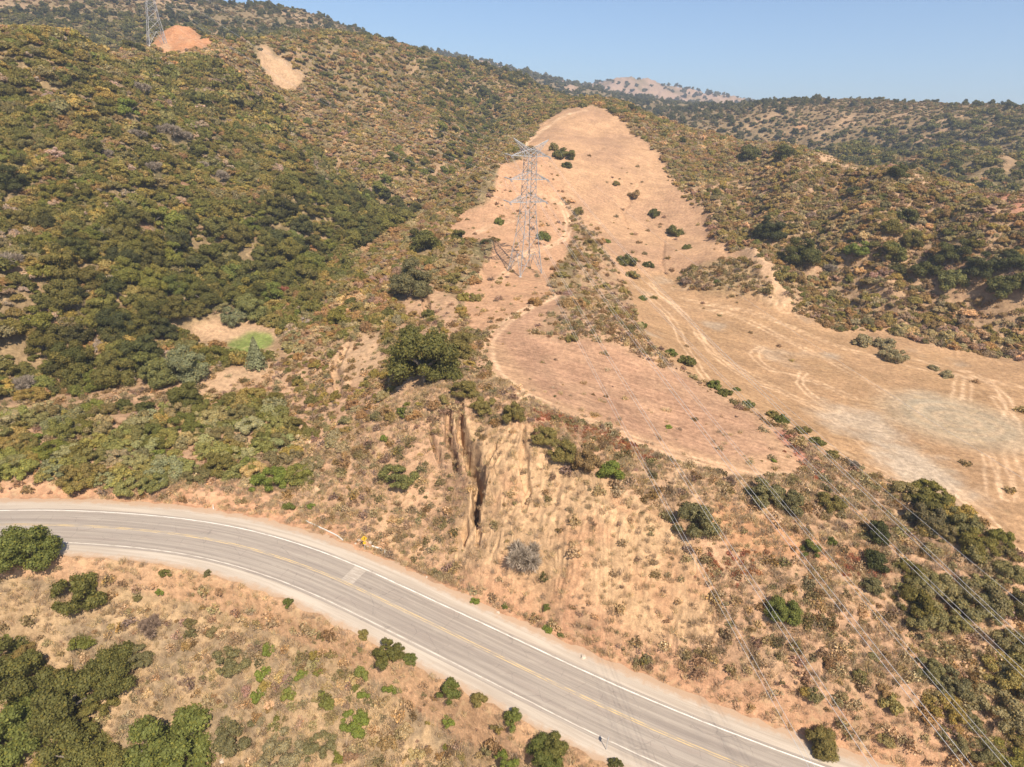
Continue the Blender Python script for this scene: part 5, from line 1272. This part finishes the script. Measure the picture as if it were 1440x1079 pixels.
WPX = {(-1, 0): [(960,747),(997,817),(1050,917),(1113,1033),(1137,1079)], (-1, 1): [(993,720),(1070,833),(1120,917),(1167,983),(1227,1073)],
 (-1, 2): [(1077,720),(1140,797),(1220,903),(1293,997),(1367,1079)], (1, 0): [(1187,807),(1243,880),(1310,950),(1360,1010),(1417,1077)],
 (1, 1): [(1220,737),(1270,783),(1320,830),(1377,883),(1440,953)], (1, 2): [(1327,797),(1370,836),(1437,900)]}
for (s_, l_), pts in WPX.items():
    a0 = tipw(tb1, TA, s_ * ARM_L, ARM_Z[l_]); M = []; Zs = []
    for q_ in pts:
        d = ray(*q_); t = ((a0 - CP) @ nv) / (d @ nv); P = CP + d * t; s = float((P - a0) @ dv); M.append((s, s * s)); Zs.append(P[2] - a0[2])
    M = np.array(M); Zs = np.array(Zs); b_, c_ = np.linalg.lstsq(M, Zs, rcond=None)[0]
    if not (0.0001 < c_ < .0012): c_ = float(np.clip(c_, .0003, .0009)); b_ = float(np.mean((Zs - c_ * M[:, 1]) / M[:, 0]))
    s = np.linspace(0, 330, 90); curve = a0 + dv * s[:, None] + np.array([0, 0, 1]) * (b_ * s + c_ * s * s)[:, None]
    power_line(curve, s_, l_, 'down over the road', dv); print('WIRE', s_, l_, round(b_, 3), round(c_, 5))
for s_ in (-1, 1):
    for l_ in range(3):
        a0 = tipw(tb1, TA, s_ * ARM_L, ARM_Z[l_]); a1 = tipw(tb2, TB, s_ * ARM_L, ARM_Z[l_]); t = np.linspace(0, 1, 60)[:, None]
        curve = a0 + (a1 - a0) * t - np.array([0, 0, 1]) * (4 * 7.5 * t * (1 - t)); d_ = (a1 - a0); d_[2] = 0; d_ /= np.linalg.norm(d_)
        power_line(curve, s_, l_, 'up to the distant pylon', d_)
        # jumper loop under the arm, joining both spans
        A_ = a0 + dv * 2.4; B_ = a0 + d_ * 2.4; t = np.linspace(0, 1, 14)[:, None]; cv = A_ + (B_ - A_) * t - np.array([0, 0, 1]) * (4 * 1.9 * t * (1 - t))
        j_ = tube('jumper_loop', cv, .03, MAT_WIRE, None); j_['category'] = 'power line'; j_['group'] = 'jumper loops under the crossarms'
        j_['label'] = f"wire loop hanging under the {LEVN[l_]} {'left' if s_ < 0 else 'right'} crossarm of the near pylon"
    a0 = tipw(tb1, TA, s_ * 6.1, PH); a1 = tipw(tb2, TB, s_ * 6.1, PH); t = np.linspace(0, 1, 60)[:, None]
    w_ = tube('earth_wire', a0 + (a1 - a0) * t - np.array([0, 0, 1]) * (4 * 5.5 * t * (1 - t)), .009, MAT_WIRE, None); w_['category'] = 'power line'; w_['group'] = 'single wires from the pylon horns'
    w_['label'] = f"single thin wire from the {'left' if s_ < 0 else 'right'} horn of the near pylon up to the distant pylon"
    s = np.linspace(0, 330, 90); cv = a0 + dv * s[:, None] + np.array([0, 0, 1]) * (-.20 * s + .00045 * s * s)[:, None]
    w_ = tube('earth_wire', cv, .009, MAT_WIRE, None); w_['category'] = 'power line'; w_['group'] = 'single wires from the pylon horns'
    w_['label'] = f"single thin wire from the {'left' if s_ < 0 else 'right'} horn of the near pylon down over the road"

# ---- warning sign with its speed plate, on a post by the shoulder, facing the traffic and the camera
def plate(name, pts, th, mat, parent):
    k = len(pts); V = [(x, -th / 2, z) for x, z in pts] + [(x, th / 2, z) for x, z in pts]
    F = [tuple(range(k)), tuple(reversed(range(k, 2 * k)))] + [(i, i + k, (i + 1) % k + k, (i + 1) % k) for i in range(k)]
    me = bpy.data.meshes.new(name); me.from_pydata(V, [], F); me.materials.append(mat); return obj(name, me, parent)
def diamond(r, z0): 
    o = []
    for k in range(4):
        a = math.pi / 2 * k
        for da in (-.09, .09): o.append((r * math.cos(a + da) , z0 + r * math.sin(a + da)))
    return o
M_SY = simple('yellow_sign_sheet', (.62, .36, .03), .4); M_BK = simple('black_sign_print', (.02, .02, .02), .5); M_PO = simple('steel_post', (.45, .43, .40), .5); M_WP = simple('white_marker_plastic', (.72, .70, .66), .5)
p = at(513, 773); e = bpy.data.objects.new('road_sign', None); COL.objects.link(e); e.location = (p[0], p[1], p[2] - .05); e.rotation_euler = (0, 0, math.radians(14)); e.scale = (.78, .78, .85)
e['label'] = 'yellow diamond warning sign with a smaller plate, beside the upper road shoulder'; e['category'] = 'road sign'
beams('post', [((0, .06, -.4), (0, .06, 3.0), .05)], M_PO, e, 6)
f_ = plate('diamond_panel', diamond(.62, 2.55), .012, M_SY, e)
plate('curve_arrow', [(-.05, 2.2), (.05, 2.2), (.05, 2.45), (.17, 2.6), (.17, 2.68), (.27, 2.68), (.13, 2.86), (-.01, 2.68), (.08, 2.68), (.08, 2.62), (-.05, 2.48)], .006, M_BK, e).location = (0, -.012, 0)
plate('speed_plate', [(-.3, 1.28), (.3, 1.28), (.3, 1.84), (-.3, 1.84)], .012, M_SY, e)
p = at(853, 1055); e = bpy.data.objects.new('road_sign', None); COL.objects.link(e); e.location = (p[0], p[1], p[2] - .05); e.rotation_euler = (0, 0, math.radians(62))
e['label'] = 'small sign on a thin post seen edge on, beside the lower road shoulder'; e['category'] = 'road sign'
beams('post', [((0, .05, -.4), (0, .05, 2.1), .04)], M_PO, e, 6); plate('panel', [(-.26, 1.6), (.26, 1.6), (.26, 2.15), (-.26, 2.15)], .012, M_PO, e)
for (px, py, lab, h) in ((541, 781, 'thin white marker post at the edge of the upper shoulder, right of the warning sign', 1.1), (300, 716, 'thin pale marker post leaning beside the bend of the road', .9), (182, 697, 'short pale stake on the verge above the bend', .7)):
    p = at(px, py); e = bpy.data.objects.new('marker_post', None); COL.objects.link(e); e.location = (p[0], p[1], p[2] - .05); e.rotation_euler = (.05, .06, .4)
    e['label'] = lab; e['category'] = 'marker post'
    plate('stake', [(-.06, -.3), (.06, -.3), (.06, h), (0, h + .07), (-.06, h)], .03, M_WP, e); plate('reflector', [(-.035, h - .25), (.035, h - .25), (.035, h - .08), (-.035, h - .08)], .01, M_SY, e).location = (0, -.022, 0)
# asphalt kerb beside the upper shoulder and the pale culvert pipe under the sign
cv = np.array([at(a, b) + np.array([0, 0, .1]) for a, b in ((430, 733), (447, 741), (462, 748), (474, 754), (483, 761))]); k_ = tube('kerb', catmull(cv, .5), .13, simple('pale_asphalt_kerb', (.50, .46, .40), .9), None, 6)
k_['category'] = 'kerb'; k_['label'] = 'short pale curved kerb at the edge of the upper shoulder, left of the warning sign'
cv = np.array([at(a, b) + np.array([0, 0, .16]) for a, b in ((523, 769), (532, 772), (540, 776))]); k_ = tube('culvert_pipe', cv, .16, simple('pale_pipe', (.55, .51, .45), .7), None, 10)
k_['category'] = 'pipe'; k_['label'] = 'pale pipe lying on the ground between the warning sign and the white marker'
def rock_mesh(seed):
    r = np.random.default_rng(seed); bm = bmesh.new(); bmesh.ops.create_icosphere(bm, subdivisions=2, radius=.5)
    for v in bm.verts:
        c = v.co; s = 1 + .25 * math.sin(c.x * 9 + seed) * math.cos(c.y * 7 + seed) + r.uniform(-.09, .09); v.co = Vector((c.x * s, c.y * s * .8, c.z * s * .6))
    me = bpy.data.meshes.new('rock'); bm.to_mesh(me); bm.free(); me.materials.append(MAT_ROCK); return me
MAT_ROCK = simple('sandstone', (.50, .41, .31), .95); ROCKS = [rock_mesh(i) for i in range(4)]
RK = [(505, 760, .7, 'pale rock just left of the warning sign'), (511, 757, .5, 'small pale rock behind the warning sign'), (521, 763, .8, 'pale flat rock right of the warning sign'), (517, 769, .4, 'little rock in front of the warning sign'),
      (500, 765, .45, 'little rock at the shoulder edge left of the warning sign'), (585, 800, .5, 'rock fallen at the foot of the bank, left one'), (600, 812, .4, 'rock fallen at the foot of the bank, right of the left one'),
      (700, 862, .6, 'rock at the bank foot near the tiny green bush'), (820, 925, .9, 'grey rock at the end of the dark ledge by the road'), (312, 1071, .8, 'white rock between the huge green bush and the straw slope')]
for i, (px, py, w_, lab) in enumerate(RK):
    p = at(px, py); o = obj('rock', ROCKS[i % 4], label=lab, cat='rock', group='loose rocks near the road'); o.location = (p[0], p[1], p[2] + .05); o.scale = (w_, w_, w_ * .9); o.rotation_euler = (0, 0, i * 1.3)
# ============================================================ the air
hm = bpy.data.materials.new('haze_air'); hm.use_nodes = True; nt = hm.node_tree; nt.nodes.clear()
pv = nt.nodes.new('ShaderNodeVolumePrincipled'); pv.inputs['Color'].default_value = (.80, .88, 1.0, 1); pv.inputs['Density'].default_value = .0003; pv.inputs['Anisotropy'].default_value = .2
mo = nt.nodes.new('ShaderNodeOutputMaterial'); nt.links.new(pv.outputs[0], mo.inputs['Volume'])
x0, x1, y0, y1, z0, z1 = -2900, 2900, -2900, 2900, float(GZ[RR < 4200].min()) - 1.0, float(GZ[RR < 4200].max()) + 25
bm = bmesh.new(); bmesh.ops.create_cube(bm, size=1.0)
for v_ in bm.verts: v_.co = Vector(((x0 + x1) / 2 + v_.co.x * (x1 - x0), (y0 + y1) / 2 + v_.co.y * (y1 - y0), (z0 + z1) / 2 + v_.co.z * (z1 - z0)))
hme = bpy.data.meshes.new('haze'); bm.to_mesh(hme); bm.free(); hme.materials.append(hm); obj('haze', hme, kind='stuff', label='thin blue haze over the far hills')
